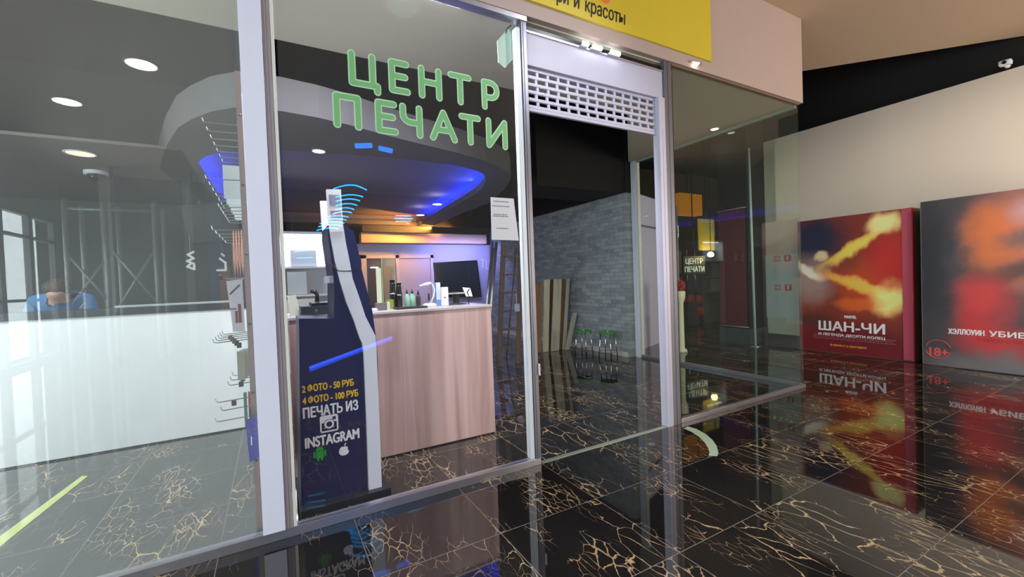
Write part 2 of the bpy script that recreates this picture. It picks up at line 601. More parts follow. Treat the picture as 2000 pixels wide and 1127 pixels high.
FRONT = lambda x, y, z: ((x, y, z), (1, 0, 0), (0, 0, 1), (0, -1, 0))      # faces the mall (-y)
WEST = lambda x, y, z: ((x, y, z), (0, -1, 0), (0, 0, 1), (-1, 0, 0))      # faces -x


def fit_text(body, x0, x1, height, plane, bold=0.0, depth=0.003, face='front', fixed=0.0, z=0.0, shear=0.0):
    """text stretched to run exactly from x0 to x1 along its line"""
    probe = text_mesh(body, height, ((0, 0, 0), (1, 0, 0), (0, 0, 1), (0, -1, 0)), depth, bold, 1.0, shear=shear)
    a = min(v.co.x for v in probe.bm.verts); b = max(v.co.x for v in probe.bm.verts)
    probe.bm.free()
    w = abs(x1 - x0); sx = w / (b - a)
    if face == 'front':
        return text_mesh(body, height, FRONT(x0 - a * sx, plane, z), depth, bold, sx, shear=shear)
    return text_mesh(body, height, WEST(plane, x0 + a * sx, z), depth, bold, sx, shear=shear)


# ================================================================== SETTING
FY = 2.815          # facade plane
HDR = 3.44          # head of the glazing

b = MB(); b.box(-13, 22, -10, 20, -0.12, 0.0)
struct('floor', b, MARBLE, origin=(0, 0, -0.12))

# mall ceiling: a beige slab that ends on a slanting edge, black void beyond it
b = MB(); b.prism([(-4.6, -10), (22, -10), (22, -12 + 0.6), (8.881, 1.629), (7.118, 3.535), (5.70, 5.07), (5.70, 2.84), (-4.6, 2.84)], 4.45, 4.75, 'z')
struct('ceiling', b, CEIL)
b = MB(); b.box(-5, 22, -10, 20, 6.6, 6.7)
struct('ceiling', b, BLACK)

# wall behind the posters
b = MB(); b.box(8.8, 9.0, 0.8, 5.7, 0.0, 4.04)
struct('wall_right', b, WALLW)
b = MB(); b.box(8.95, 9.1, 0.8, 5.7, 4.04, 6.6)
struct('wall_right', b, BLACK)
b = MB(); b.box(8.78, 8.802, 0.8, 5.05, 0.0, 0.17)
struct('baseboard_right', b, BLACKG)
# far end of the side corridor
b = MB(); b.box(5.0, 22, 15.0, 15.2, 0, 6.6)
struct('wall_back', b, pbr('corridor_end_paint', (150, 134, 112), 0.8))
b = MB(); b.box(21.8, 22, -10, 15, 0, 6.6)
struct('wall_right', b, DARKG)
# mall walls behind the camera
b = MB(); b.box(-4.6, 22, -9.1, -8.9, 0, 6.6)
struct('wall_rear', b, pbr('dark_hall_wall', (44, 50, 54), 0.7))

# window wall on the left of the hall
b = MB()
b.box(-4.62, -4.45, -9.0, 2.7, 3.28, 6.6)
b.box(-4.62, -4.45, 2.15, 2.72, 0, 3.3)
struct('wall_left', b, pbr('hall_side_wall', (150, 152, 156), 0.7))
y = -8.7
wi = 10
while y < 2.1:
    y1 = y + 1.20
    b = MB()
    fw = 0.09
    for (ya, yb, za, zb) in ((y, y + fw, 0, 3.28), (y1 - fw, y1, 0, 3.28), (y, y1, 0, 0.10), (y, y1, 3.18, 3.28), (y, y1, 2.70, 2.76), (y, y1, 1.35, 1.41)):
        b.box(-4.58, -4.48, ya, yb, za, zb)
    w = struct('window_%d' % wi, b, pbr('grey_window_frame', (120, 124, 130), 0.5))
    p = MB(); p.box(-4.54, -4.53, y + fw, y1 - fw, 0.1, 3.18)
    put('window_pane', p, WINDOW_CLEAR, w)
    wi += 1
    y = y1

# frame added round the warm fill light behind the camera
b = MB()
for (xa, xb, za, zb) in ((5.45, 8.8, 3.35, 4.45), (5.45, 5.6, 0, 3.35), (8.62, 8.8, 0, 3.35), (5.6, 8.62, 0, 0.45)):
    b.box(xa, xb, -3.2, -3.0, za, zb)
struct('window_7', b, ALUD)

# ---- shop shell
b = MB(); b.box(-4.6, 5.678, FY - 0.035, FY + 0.09, HDR + 0.01, 4.46)
struct('wall_front', b, BEIGE)
b = MB(); b.box(5.56, 5.678, FY + 0.09, 5.62, HDR + 0.01, 4.46)
struct('wall_front', b, BEIGE)
# beige soffit behind the glazing; its inner edge turns inwards at the right
b = MB(); b.prism([(-4.5, FY + 0.02), (5.62, FY + 0.02), (5.62, 5.55), (5.50, 5.50), (3.92, 3.91), (-4.5, 3.91)], HDR, HDR + 0.12, 'z')
struct('ceiling', b, SOFFIT)
# black void above
b = MB(); b.box(-4.5, 5.6, 2.9, 13.4, 4.9, 5.0)
struct('ceiling', b, BLACK)
# black beam and black wall over the brick
b = MB(); b.box(3.65, 5.5, 5.585, 6.5, 2.9, 4.9)
struct('wall_beam', b, BLACK)
b = MB(); b.box(5.48, 5.62, 5.56, 13.4, 2.9, 4.9)
struct('wall_brick', b, BLACK)
b = MB(); b.box(5.46, 5.62, 5.56, 13.4, 0.0, 2.9)
struct('wall_brick', b, BRICK)
b = MB(); b.box(5.44, 5.462, 5.60, 13.4, 0.0, 0.09)
struct('baseboard_brick', b, pbr('pale_skirting', (196, 192, 180), 0.6))
# left and back walls
b = MB(); b.box(-4.6, -4.5, 2.72, 13.4, 0, 4.9)
struct('wall_left', b, pbr('shop_side_wall', (120, 122, 126), 0.8))
b = MB(); b.box(-4.5, -0.6, 9.0, 9.15, 0, 4.9)
struct('wall_inner', b, pbr('shop_grey_wall', (86, 90, 94), 0.8))
b = MB(); b.box(-0.7, 5.5, 11.0, 11.15, 0, 2.46)
struct('wall_back', b, LAVW)
b = MB(); b.box(-0.7, 5.5, 10.9, 11.15, 2.46, 4.9)
struct('wall_back', b, BLACK)
b = MB(); b.box(-4.5, -0.75, 5.50, 9.0, 2.9, 2.93)
struct('ceiling', b, pbr('brown_grey_ceiling_paint', (100, 92, 88), 0.8))

# oval ceiling raft with a recessed tray
outer = [(-1.099, 6.419), (-0.842, 5.343), (-0.645, 4.680), (-0.416, 4.266), (-0.190, 4.029), (0.094, 3.980), (0.527, 4.034), (1.154, 4.280), (1.934, 4.519), (2.430, 4.730), (2.871, 5.070), (3.086, 5.395), (3.319, 6.047), (3.608, 7.125), (3.613, 8.570), (3.693, 10.859)]
outer = outer + [(3.6, 10.88), (-0.69, 10.88)]
inner = [(-0.708, 6.144), (-0.601, 5.720), (-0.411, 5.401), (-0.083, 5.190), (0.392, 5.071), (0.905, 5.003), (1.474, 4.970), (1.989, 4.980), (2.354, 5.099), (2.583, 5.269), (2.745, 5.523), (2.904, 5.959), (3.025, 6.489), (3.104, 7.342), (3.233, 9.130), (3.400, 11.257)]
inner = inner + [(3.3, 10.6), (-0.65, 10.6)]
b = MB()
NS = 96


def resample(poly, n):
    pts = poly + [poly[0]]
    seg = [math.dist(pts[i], pts[i + 1]) for i in range(len(poly))]
    L = sum(seg); out = []
    for k in range(n):
        s = L * k / n; i = 0
        while s > seg[i]:
            s -= seg[i]; i += 1
        f = s / seg[i]
        out.append((pts[i][0] + (pts[i + 1][0] - pts[i][0]) * f, pts[i][1] + (pts[i + 1][1] - pts[i][1]) * f))
    return out


def by_angle(poly, c, n):
    """radial resample about c so that inner and outer rings match"""
    pts = resample(poly, 600)
    out = []
    for k in range(n):
        a = 2 * PI * k / n
        best = min(pts, key=lambda p: abs((math.atan2(p[1] - c[1], p[0] - c[0]) - a + PI) % (2 * PI) - PI))
        out.append(best)
    return out


cen = (1.2, 8.0)
ro = by_angle(outer, cen, NS); ri = by_angle(inner, cen, NS)
bm = b.bm
vo0 = [bm.verts.new((x, y, 2.90)) for x, y in ro]; vo1 = [bm.verts.new((x, y, 3.18)) for x, y in ro]
vi0 = [bm.verts.new((x, y, 2.90)) for x, y in ri]; vi1 = [bm.verts.new((x, y, 3.00)) for x, y in ri]
for k in range(NS):
    q = (k + 1) % NS
    bm.faces.new((vo0[k], vo0[q], vi0[q], vi0[k]))
    bm.faces.new((vo0[k], vo1[k], vo1[q], vo0[q]))
    bm.faces.new((vi0[k], vi0[q], vi1[q], vi1[k]))
rj = [(x + (x - cen[0]) * 0.06, y + (y - cen[1]) * 0.06) for x, y in ri]
vj1 = [bm.verts.new((x, y, 2.96)) for x, y in rj]; vj2 = [bm.verts.new((x, y, 3.14)) for x, y in rj]
for k in range(NS):
    q = (k + 1) % NS
    bm.faces.new((vi1[k], vi1[q], vj1[q], vj1[k]))
    bm.faces.new((vj1[k], vj1[q], vj2[q], vj2[k]))
bm.faces.new(vj2)
bm.faces.new(vo1)
bmesh.ops.recalc_face_normals(bm, faces=list(bm.faces))
for f in bm.faces:
    c_ = f.calc_center_median()
    if c_.z > 2.97 and all(v in set(vj1 + vj2) for v in f.verts):
        f.material_index = 1
struct('ceiling_raft', b, [RAFT, pbr('mauve_tray_paint', (116, 108, 116), 0.8)])
# blue led strip hidden on the ledge, all round except the back
led = MB()
pts = []
for k in range(NS):
    x, y = ri[k]
    if y < 10.3:
        pts.append((k, (x + (x - cen[0]) * 0.042, y + (y - cen[1]) * 0.042, 2.986)))
ks = [k for k, _ in pts]
start = 0
for i in range(len(ks)):
    if ks[i] - ks[i - 1] not in (1,):
        start = i
pts = pts[start:] + pts[:start]
led.tube([p for _, p in pts], 0.012, 6)
o = put('blue_light_strip', led, glow('blue_led', (20, 50, 255), 120.0))
tag(o, 'blue LED strip glowing round the edge of the oval ceiling recess', 'light strip')

# ---- glazing
def pane(name, x0, x1, y0, y1, z0, z1, mat, label=None):
    p = MB(); p.box(x0, x1, y0, y1, z0, z1)
    return struct(name, p, mat, label=label)


pane('window_1', -4.45, -0.10, FY + 0.003, FY + 0.011, 0.055, HDR, GLASS_A)
pane('window_2', 0.085, 1.70, FY + 0.003, FY + 0.011, 0.055, 3.41, GLASS_B)
pane('window_3', 3.405, 5.63, FY + 0.003, FY + 0.011, 0.04, 3.44, GLASS_C)
pane('window_4', 5.632, 5.640, FY + 0.004, 5.47, 0.05, 3.43, GLASS_C)


def rail(name, x0, x1, y0, y1, z0, z1, mat=ALU, bevel=0.003):
    p = MB(); p.box(x0, x1, y0, y1, z0, z1, bevel=bevel)
    return struct(name, p, mat)


rail('trim_1', -4.45, 1.775, FY - 0.02, FY + 0.035, 0.0, 0.056)
rail('trim_2', 3.40, 5.645, FY - 0.015, FY + 0.03, 0.0, 0.042)
rail('trim_3', 5.615, 5.655, FY + 0.03, 5.46, 0.0, 0.05)
rail('trim_4', 1.79, 3.19, FY - 0.012, FY + 0.03, 0.0, 0.006, pbr('threshold_metal', (170, 180, 166), 0.45, 0.4))
# column by the left pane: lilac box, grey jamb, white edge
b = MB(); b.box(-0.10, 0.012, FY - 0.03, FY + 0.07, 0.056, HDR, bevel=0.002)
struct('trim_5', b, LILAC)
b = MB(); b.box(0.014, 0.052, FY - 0.022, FY + 0.06, 0.056, HDR, bevel=0.002); b.box(0.026, 0.032, FY - 0.026, FY - 0.02, 0.056, HDR)
struct('trim_6', b, pbr('warm_grey_jamb', (170, 160, 164), 0.4, 0.3))
b = MB(); b.box(0.054, 0.072, FY - 0.02, FY + 0.05, 0.056, HDR, bevel=0.002)
struct('trim_7', b, pbr('pale_jamb_edge', (226, 226, 216), 0.5))
# entrance posts
b = MB(); b.box(1.728, 1.778, FY - 0.02, FY + 0.05, 0.05, 3.45, bevel=0.003); b.box(1.745, 1.752, FY - 0.024, FY - 0.018, 0.05, 3.45)
struct('trim_8', b, ALUD)
b = MB(); b.box(1.690, 1.724, FY - 0.012, FY + 0.05, 0.056, 3.36, bevel=0.004)
struct('trim_9', b, pbr('white_edge_profile', (226, 232, 236), 0.35))
b = MB(); b.box(3.205, 3.285, FY - 0.02, FY + 0.06, 0.0, 3.10, bevel=0.003); b.box(3.24, 3.25, FY - 0.026, FY - 0.02, 0.0, 2.8)
struct('trim_10', b, pbr('shutter_guide_white', (206, 204, 220), 0.4, 0.2))
b = MB(); b.box(3.287, 3.385, FY - 0.02, FY + 0.06, 0.0, 3.45, bevel=0.003); b.box(3.33, 3.34, FY - 0.025, FY - 0.018, 0.0, 3.45)
struct('trim_11', b, ALUD)
b = MB(); b.box(3.387, 3.405, FY - 0.01, FY + 0.03, 0.0, 3.44)
struct('trim_12', b, BLACKG)
# head rails
rail('trim_13', 0.07, 1.78, FY - 0.03, FY + 0.05, 3.41, 3.45, ALU)
rail('trim_14', 3.40, 5.65, FY - 0.012, FY + 0.03, 3.435, 3.45, pbr('old_bronze_trim', (150, 120, 100), 0.5, 0.3))
rail('trim_15', 5.615, 5.655, FY + 0.03, 5.46, 3.405, 3.44, pbr('pale_green_rail', (150, 164, 150), 0.5))
# rear post of the return pane
b = MB(); b.box(5.60, 5.70, 5.44, 5.56, 0.0, 3.44, bevel=0.004); b.box(5.585, 5.60, 5.47, 5.50, 0.0, 3.44)
struct('trim_16', b, pbr('pale_post_paint', (206, 212, 216), 0.5))


# ================================================================== SHOP FRONT
# ---- roller shutter
t = thing('roller_shutter', 'half lowered pale lilac roller shutter with slotted slats over the shop entrance', 'roller shutter', (2.49, FY + 0.03, 2.76))
b = MB(); b.box(1.78, 3.287, FY + 0.0, FY + 0.20, 3.10, 3.355, bevel=0.004)
put('shutter_box', b, pbr('shutter_box_lilac', (196, 194, 216), 0.45), t)
ss = pbr('shutter_slat_lilac', (192, 190, 210), 0.45, 0.1)
b = MB()
SX0, SX1, SZ1 = 1.782, 3.203, 3.128
rows = 6; rh = 0.0575; cols = 14; cw = (SX1 - SX0) / cols
ya, yb = FY + 0.030, FY + 0.042
for r in range(rows):
    zt = SZ1 - r * rh
    sh = 0.030                      # slot height
    b.box(SX0, SX1, ya, yb, zt - rh, zt - sh)
    b.box(SX0, SX1, ya - 0.004, ya, zt - rh + 0.003, zt - sh - 0.003)
    for c in range(cols + 1):
        xc = SX0 + (c + (0.12 if r % 2 else 0.0)) * cw
        b.box(max(SX0, xc - 0.011), min(SX1, xc + 0.011), ya, yb, zt - sh, zt)
put('shutter_curtain', b, ss, t)
b = MB(); b.box(SX0, SX1, ya - 0.008, yb + 0.008, 2.758, SZ1 - rows * rh, bevel=0.004)
put('bottom_bar', b, ss, t)
b = MB(); b.box(1.782, 3.285, FY + 0.02, FY + 0.10, 3.36, 3.41)
put('top_channel', b, BLACKG, t)
b = MB(); b.box(1.782, 3.285, FY - 0.012, FY + 0.0, 3.345, 3.358)
put('lower_lip', b, ALU, t)

# small spotlights on the shutter lip
for i, (x, w_) in enumerate(((2.335, 0.035), (2.46, 0.055), (2.66, 0.06))):
    t = thing('spotlight', ['left white LED spotlight glowing on top of the shutter box', 'middle white LED spotlight glowing on top of the shutter box', 'right white LED spotlight glowing on top of the shutter box'][i], 'spotlight', (x, FY - 0.02, 3.35), 'spotlights over the shutter')
    b = MB(); b.box(x - w_, x + w_, FY - 0.035, FY - 0.012, 3.35, 3.366, bevel=0.003)
    put('body', b, WHITE, t)
    b = MB(); b.box(x - w_ * 0.9, x + w_ * 0.9, FY - 0.052, FY - 0.036, 3.352, 3.384, bevel=0.006)
    put('bulb', b, glow('white_spot_glow', (240, 250, 255), 14.0), t)
# lamp at the corner of the fascia
t = thing('downlight', 'tiny warm lamp glowing under the lower right corner of the yellow signboard', 'lamp', (3.69, FY - 0.055, 3.487))
b = MB(); b.box(3.62, 3.77, FY - 0.075, FY - 0.036, 3.492, 3.502)
put('body', b, ALU, t)
b = MB(); b.lathe([(0.02, 0), (0.03, 0.012), (0.02, 0.016)], (3.70, FY - 0.057, 3.476), 16)
put('bulb', b, glow('warm_lamp_glow', (255, 226, 190), 16.0), t)

# ---- yellow signboard
YP = FY - 0.036
t = thing('signboard', 'yellow signboard with black handwritten lettering above the shop entrance', 'sign', (2.8, YP, 3.56))
b = MB(); b.box(1.69, 3.94, YP - 0.02, YP, 3.562, 4.42)
put('panel', b, YELLOW, t)
p0 = (2.328, 2.757, 3.621); p1 = (2.775, 2.757, 3.628); p2 = (2.213, 2.757, 3.618); p3 = (2.275, 2.757, 3.619); p4 = (2.042, 2.757, 3.614); p5 = (2.167, 2.757, 3.617)
zb_ = (p0[2] + p1[2]) / 2
put('lettering', fit_text('красоты', p0[0], p1[0], 0.115, YP - 0.020, 0.012, 0.002, z=zb_, shear=0.12), INK, t)
put('lettering', fit_text('и', p2[0], p3[0], 0.115, YP - 0.020, 0.012, 0.002, z=zb_, shear=0.12), INK, t)
put('lettering', fit_text('ри', p4[0], p5[0], 0.115, YP - 0.020, 0.012, 0.002, z=zb_, shear=0.12), INK, t)
c0 = (2.544, 2.757, 3.807)
b = MB(); b.lathe([(0.062, 0.0), (0.062, 0.002)], (c0[0], YP - 0.0225, c0[2]), 32, axis='y')
put('emblem', b, pbr('sign_orange', (236, 140, 40), 0.5), t)
b = MB(); b.lathe([(0.078, 0.0), (0.078, 0.001)], (c0[0], YP - 0.0212, c0[2]), 32, axis='y')
put('emblem_ring', b, pbr('sign_peach', (240, 180, 90), 0.5), t)

# ---- green glass lettering
def stroke_letter(ch):
    L = {
        'Ц': ([[(0, 1), (0, 0), (0.78, 0)], [(0.78, 1), (0.78, 0), (0.95, 0), (0.95, -0.2)]], 0.95),
        'Е': ([[(0.62, 1), (0, 1), (0, 0), (0.65, 0)], [(0, 0.52), (0.56, 0.52)]], 0.65),
        'Н': ([[(0, 0), (0, 1)], [(0.70, 0), (0.70, 1)], [(0, 0.52), (0.70, 0.52)]], 0.70),
        'Т': ([[(0, 1), (0.78, 1)], [(0.39, 1), (0.39, 0)]], 0.78),
        'П': ([[(0, 0), (0, 1), (0.78, 1), (0.78, 0)]], 0.78),
        'А': ([[(0, 0), (0.38, 1), (0.76, 0)], [(0.17, 0.33), (0.60, 0.33)]], 0.76),
        'И': ([[(0, 1), (0, 0), (0.66, 1), (0.66, 0)]], 0.66),
    }
    if ch == 'Р':
        arc = [(0.30 + 0.30 * math.cos(a), 0.70 + 0.30 * math.sin(a)) for a in [PI / 2 - PI * k / 8 for k in range(9)]]
        return ([[(0, 0), (0, 1), (0.30, 1)] + arc[1:] + [(0, 0.40)]], 0.60)
    if ch == 'Ч':
        arc = [(0.30 + 0.30 * math.cos(a), 0.72 + 0.28 * math.sin(a)) for a in [PI + PI / 2 * k / 5 for k in range(6)]]
        return ([[(0, 1), (0, 0.72)] + arc[1:] + [(0.64, 0.44)], [(0.64, 1), (0.64, 0)]], 0.64)
    return L[ch]


GY = FY + 0.003
def glass_word(word, left, baseline, heights, label):
    t = thing('glass_lettering', label, 'lettering', ((left[0][0] + left[-1][1]) / 2, GY, baseline[0]), 'words on the glass')
    for i, ch in enumerate(word):
        st, w = stroke_letter(ch)
        h = heights[i]
        pts = [[(left[i][0] + q[0] / w * (left[i][1] - left[i][0]), baseline[i] + q[1] * h) for q in s] for s in st]
        m = MB()
        m.capsules(pts, 0.0235, GY - 0.0012, GY - 0.0002, 8, 0)
        m.capsules(pts, 0.0150, GY - 0.0034, GY - 0.0010, 8, 1)
        put('letter', m, [GREENR, GREENL], t)


def zx(p):
    return (p[0], p[2])


glass_word('ЦЕНТР', [(0.493, 0.645), (0.741, 0.84), (0.94, 1.062), (1.152, 1.288), (1.409, 1.512)], [2.718] * 5, [0.180] * 5,
           'upper word of pale green outlined letters stuck high on the window glass')
glass_word('ПЕЧАТИ', [(0.393, 0.518), (0.645, 0.748), (0.803, 0.914), (1.006, 1.164), (1.222, 1.35), (1.434, 1.568)], [2.443] * 6, [0.177] * 6,
           'lower word of pale green outlined letters stuck on the window glass')

# ---- notice, hexagon tag, stickers
t = thing('notice', 'white printed paper notice taped inside the glass beside the entrance post', 'notice', (1.53, FY + 0.014, 1.746))
b = MB(); b.prism([(1.434, 2.063), (1.630, 2.064), (1.662, 1.746), (1.430, 1.750)], FY + 0.0125, FY + 0.0135)
put('paper', b, TXTW, t)
b = MB()
for (zz, x0, x1) in ((2.035, 1.455, 1.585), (2.000, 1.445, 1.59), (1.938, 1.455, 1.57), (1.925, 1.445, 1.575), (1.835, 1.475, 1.575)):
    x = x0
    while x < x1:
        l = rnd.uniform(0.008, 0.02)
        b.box(x, min(x1, x + l), FY + 0.0118, FY + 0.0124, zz - 0.0035, zz + 0.0035)
        x += l + 0.004
put('print', b, pbr('grey_print', (120, 118, 140), 0.6), t)['kind'] = 'stuff'

t = thing('hanging_tag', 'pale mint hexagonal tag hanging at the top corner of the glass', 'tag', (1.60, FY + 0.06, 3.06))
b = MB(); b.prism([(1.563, 3.257), (1.642, 3.353), (1.712, 3.402), (1.711, 3.167), (1.621, 3.066), (1.565, 3.096)], FY + 0.058, FY + 0.062)
put('plate', b, pbr('mint_card', (196, 226, 206), 0.6), t)
b = MB(); b.tube([(1.64, FY + 0.06, 3.33), (1.65, FY + 0.055, 3.37), (1.685, FY + 0.05, 3.40)], 0.005, 6)
put('cord', b, INK, t)
t = tag(put('sticker', (lambda m: m.box(1.779, 1.783, FY - 0.06 + 0.02, FY + 0.035, 0.70, 0.79) and m)(MB()), TXTW), 'small white sticker on the side of the entrance post near the floor', 'sticker')

# ---- floor tape
def arc_strip(outer, inner, z0, z1):
    b = MB(); n = len(outer)
    for i in range(n - 1):
        b.prism([outer[i], outer[i + 1], inner[i + 1], inner[i]], z0, z1, 'z')
    return b


o_ = [(3.373, 2.713), (3.381, 2.624), (3.337, 2.495), (3.261, 2.369), (3.171, 2.267), (3.071, 2.183), (3.004, 2.145)]
i_ = [(3.302, 2.696), (3.288, 2.607), (3.237, 2.488), (3.166, 2.379), (3.086, 2.286), (3.015, 2.221), (2.957, 2.188)]
tag(put('floor_tape', arc_strip(o_, i_, 0.0005, 0.002), pbr('pale_green_tape', (190, 214, 186), 0.5)), 'curved pale green tape mark on the black floor outside the entrance', 'floor tape')
b = MB(); b.prism([(-1.523, 3.633), (-1.504, 3.794), (-1.389, 4.677), (-1.345, 4.647), (-1.445, 3.638), (-1.472, 3.505)], 0.0005, 0.002, 'z')
tag(put('floor_tape', b, pbr('yellow_green_tape', (196, 206, 130), 0.5)), 'straight yellow green tape line on the floor behind the left window', 'floor tape')

# ================================================================== POSTERS
def poster_box(name, label, xf, y0, y1, z1, depth, art, side, loc):
    t = thing(name, label, 'poster stand', loc, 'film poster boxes')
    b = MB(); b.box(xf + 0.006, xf + depth, y0, y1, 0.0, z1)
    put('box', b, side, t)
    b = MB(); b.box(xf, xf + 0.006, y0, y1, 0.012, z1)
    put('print', b, art, t, origin=(xf, (y0 + y1) / 2, z1 / 2))
    return t


# left: 1.56 wide, 2.30 tall, centre (y 3.36, z 1.15)
art1 = blob_art('poster_print_orange', (120, 52, 40), [
    (-0.55, 0.80, 0.75, 0.70, 0.2, (38, 40, 62), 1.0),
    (-0.60, 0.10, 0.50, 0.60, 0.0, (150, 130, 122), 0.9),
    (0.55, 0.25, 0.60, 0.95, 0.0, (178, 44, 38), 0.95),
    (0.10, 0.05, 0.48, 0.66, 0.3, (176, 70, 34), 0.9),
    (-0.05, 0.42, 0.24, 0.30, 0.0, (110, 58, 44), 0.6),
    (-0.62, 0.28, 0.42, 0.13, -0.5, (232, 220, 200), 0.95),
    (0.02, 0.62, 0.72, 0.12, 0.62, (252, 212, 90), 0.95),
    (0.46, 0.95, 0.34, 0.20, 0.1, (255, 232, 150), 0.95),
    (-0.42, 0.50, 0.13, 0.13, 0.0, (240, 222, 170), 0.7),
    (0.15, 0.0, 0.80, 0.14, -0.42, (255, 190, 80), 0.9),
    (0.50, -0.22, 0.34, 0.34, 0.0, (255, 222, 130), 1.0),
    (0.10, -0.30, 0.50, 0.14, 0.1, (214, 104, 44), 0.7),
    (0.0, -0.98, 1.4, 0.52, 0.0, (92, 24, 30), 1.0),
    (0.0, -1.1, 1.4, 0.42, 0.0, (104, 28, 36), 1.0),
    (-0.6, -0.62, 0.5, 0.2, 0.0, (74, 44, 40), 0.8)], 0.10, 3.2)
t = poster_box('poster_stand', 'freestanding film poster box with glowing orange picture, left one of the two', 8.3, 2.62, 4.20, 2.30, 0.46, art1,
               pbr('poster_side_olive', (96, 88, 66), 0.7), (8.5, 3.41, 0))
b = MB(); b.box(8.301, 8.37, 2.612, 2.62, 0.01, 2.295)
put('edge_strip', b, pbr('poster_edge_red', (170, 26, 46), 0.5), t)
b = MB(); b.box(8.294, 8.2995, 2.625, 2.74, 0.02, 2.29)
put('pink_border', b, pbr('poster_pink_strip', (206, 84, 104), 0.45), t)
XP = 8.2995
T1 = [((8.300, 3.892, 0.343), (8.300, 2.960, 0.425), 'ШАН-ЧИ', 0.155, 0.03, TXTW),
      ((8.300, 3.893, 0.262), (8.300, 2.961, 0.329), 'И ЛЕГЕНДА ДЕСЯТИ КОЛЕЦ', 0.040, 0.03, TXTW),
      ((8.300, 3.504, 0.600), (8.300, 3.332, 0.610), 'MARVEL', 0.050, 0.03, TXTW),
      ((8.300, 3.715, 0.112), (8.300, 3.208, 0.130), 'В КИНО С 2 СЕНТЯБРЯ', 0.030, 0.03, pbr('poster_gold', (236, 180, 60), 0.5))]
for a, c, s, h, bold, m_ in T1:
    put('lettering', fit_text(s, a[1], c[1], h, XP, bold, 0.002, 'west', z=(a[2] + c[2]) / 2), m_, t)
b = MB(); q = (8.300, 3.416, 0.631)
for zz in (0.30, 0.27, 0.24):
    y = 3.98
    while y > 2.86:
        l = rnd.uniform(0.02, 0.07)
        b.box(8.2975, 8.2995, y - l, y, zz - 0.006, zz + 0.006)
        y -= l + 0.012
put('credits', b, pbr('poster_credit_grey', (150, 96, 96), 0.6), t)['kind'] = 'stuff'

art2 = blob_art('poster_print_grey_red', (66, 62, 66), [
    (0.35, 0.75, 0.95, 0.85, 0.2, (176, 112, 96), 0.95),
    (-0.12, 0.62, 0.40, 0.62, 0.15, (204, 112, 58), 0.85),
    (0.50, 1.00, 0.60, 0.35, 0.3, (196, 170, 176), 0.7),
    (0.20, 0.58, 0.46, 0.20, 0.1, (92, 86, 88), 0.85),
    (0.20, 0.16, 0.55, 0.20, 0.1, (84, 62, 58), 0.8),
    (0.30, -0.02, 0.45, 0.18, 0.1, (176, 106, 88), 0.7),
    (-0.22, -0.22, 0.42, 0.50, -0.2, (196, 62, 62), 0.9),
    (-0.15, -0.72, 0.55, 0.38, -0.5, (188, 56, 58), 0.85),
    (0.5, -0.25, 0.5, 0.45, 0.0, (104, 76, 76), 0.8),
    (-0.70, 0.3, 0.30, 1.3, 0.0, (40, 42, 48), 0.95),
    (0.2, -1.15, 1.4, 0.34, 0.0, (112, 112, 114), 0.8)], 0.12, 2.6)
t = poster_box('poster_stand', 'freestanding film poster box marked 18+ with dark grey and red picture, nearest the right edge', 8.2, 0.86, 2.49, 2.35, 0.48, art2,
               pbr('poster_side_dark', (60, 58, 54), 0.7), (8.4, 1.68, 0))
b = MB(); b.box(8.205, 8.25, 2.49, 2.497, 0.01, 2.345)
put('edge_strip', b, pbr('poster_edge_pale', (190, 180, 176), 0.5), t)
XP = 8.1995
a, c = (8.200, 2.221, 0.486), (8.200, 1.633, 0.513)
put('lettering', fit_text('ХЭЛЛОУИН', a[1], c[1] + 0.24, 0.070, XP, 0.035, 0.002, 'west', z=a[2] - 0.01), TXTW, t)
put('lettering', fit_text('УБИВАЕТ', c[1] + 0.20, c[1] - 0.36, 0.070, XP, 0.035, 0.002, 'west', z=a[2] - 0.01), TXTW, t)
RED18 = pbr('age_mark_red', (236, 92, 88), 0.5)
put('lettering', fit_text('В КИНО С ОКТЯБРЯ', c[1] + 0.30, c[1] - 0.30, 0.045, XP, 0.02, 0.002, 'west', z=a[2] - 0.085), pbr('poster_dull_red', (190, 60, 58), 0.5), t)
a, c = (8.200, 2.422, 0.150), (8.200, 2.219, 0.178)
put('age_mark', fit_text('18+', a[1], c[1], 0.115, XP, 0.03, 0.002, 'west', z=a[2]), RED18, t)
cc = (8.200, 2.329, 0.243)
b = MB()
for s0, s1 in ((0.25, PI - 0.25), (PI + 0.25, 2 * PI - 0.25)):
    b.tube([(XP - 0.002, cc[1] + 0.130 * math.cos(s0 + (s1 - s0) * k / 20), cc[2] + 0.130 * math.sin(s0 + (s1 - s0) * k / 20)) for k in range(21)], 0.004, 6)
put('age_ring', b, RED18, t)

# security camera on the dark upper wall
def dome_camera(label, loc, s=1.0, face=(-1, 0)):
    t = thing('security_camera', label, 'camera', loc)
    x, y, z = loc
    b = MB(); b.lathe([(0.0001, 0.0), (0.075 * s, 0.0), (0.075 * s, 0.035 * s), (0.06 * s, 0.05 * s), (0.0001, 0.05 * s)], loc, 20)
    put('base', b, WHITE, t)
    b = MB(); b.lathe([(0.0001, -0.055 * s), (0.03 * s, -0.05 * s), (0.05 * s, -0.03 * s), (0.058 * s, 0.0)], loc, 20)
    put('dome', b, BLACKG, t)
    return t


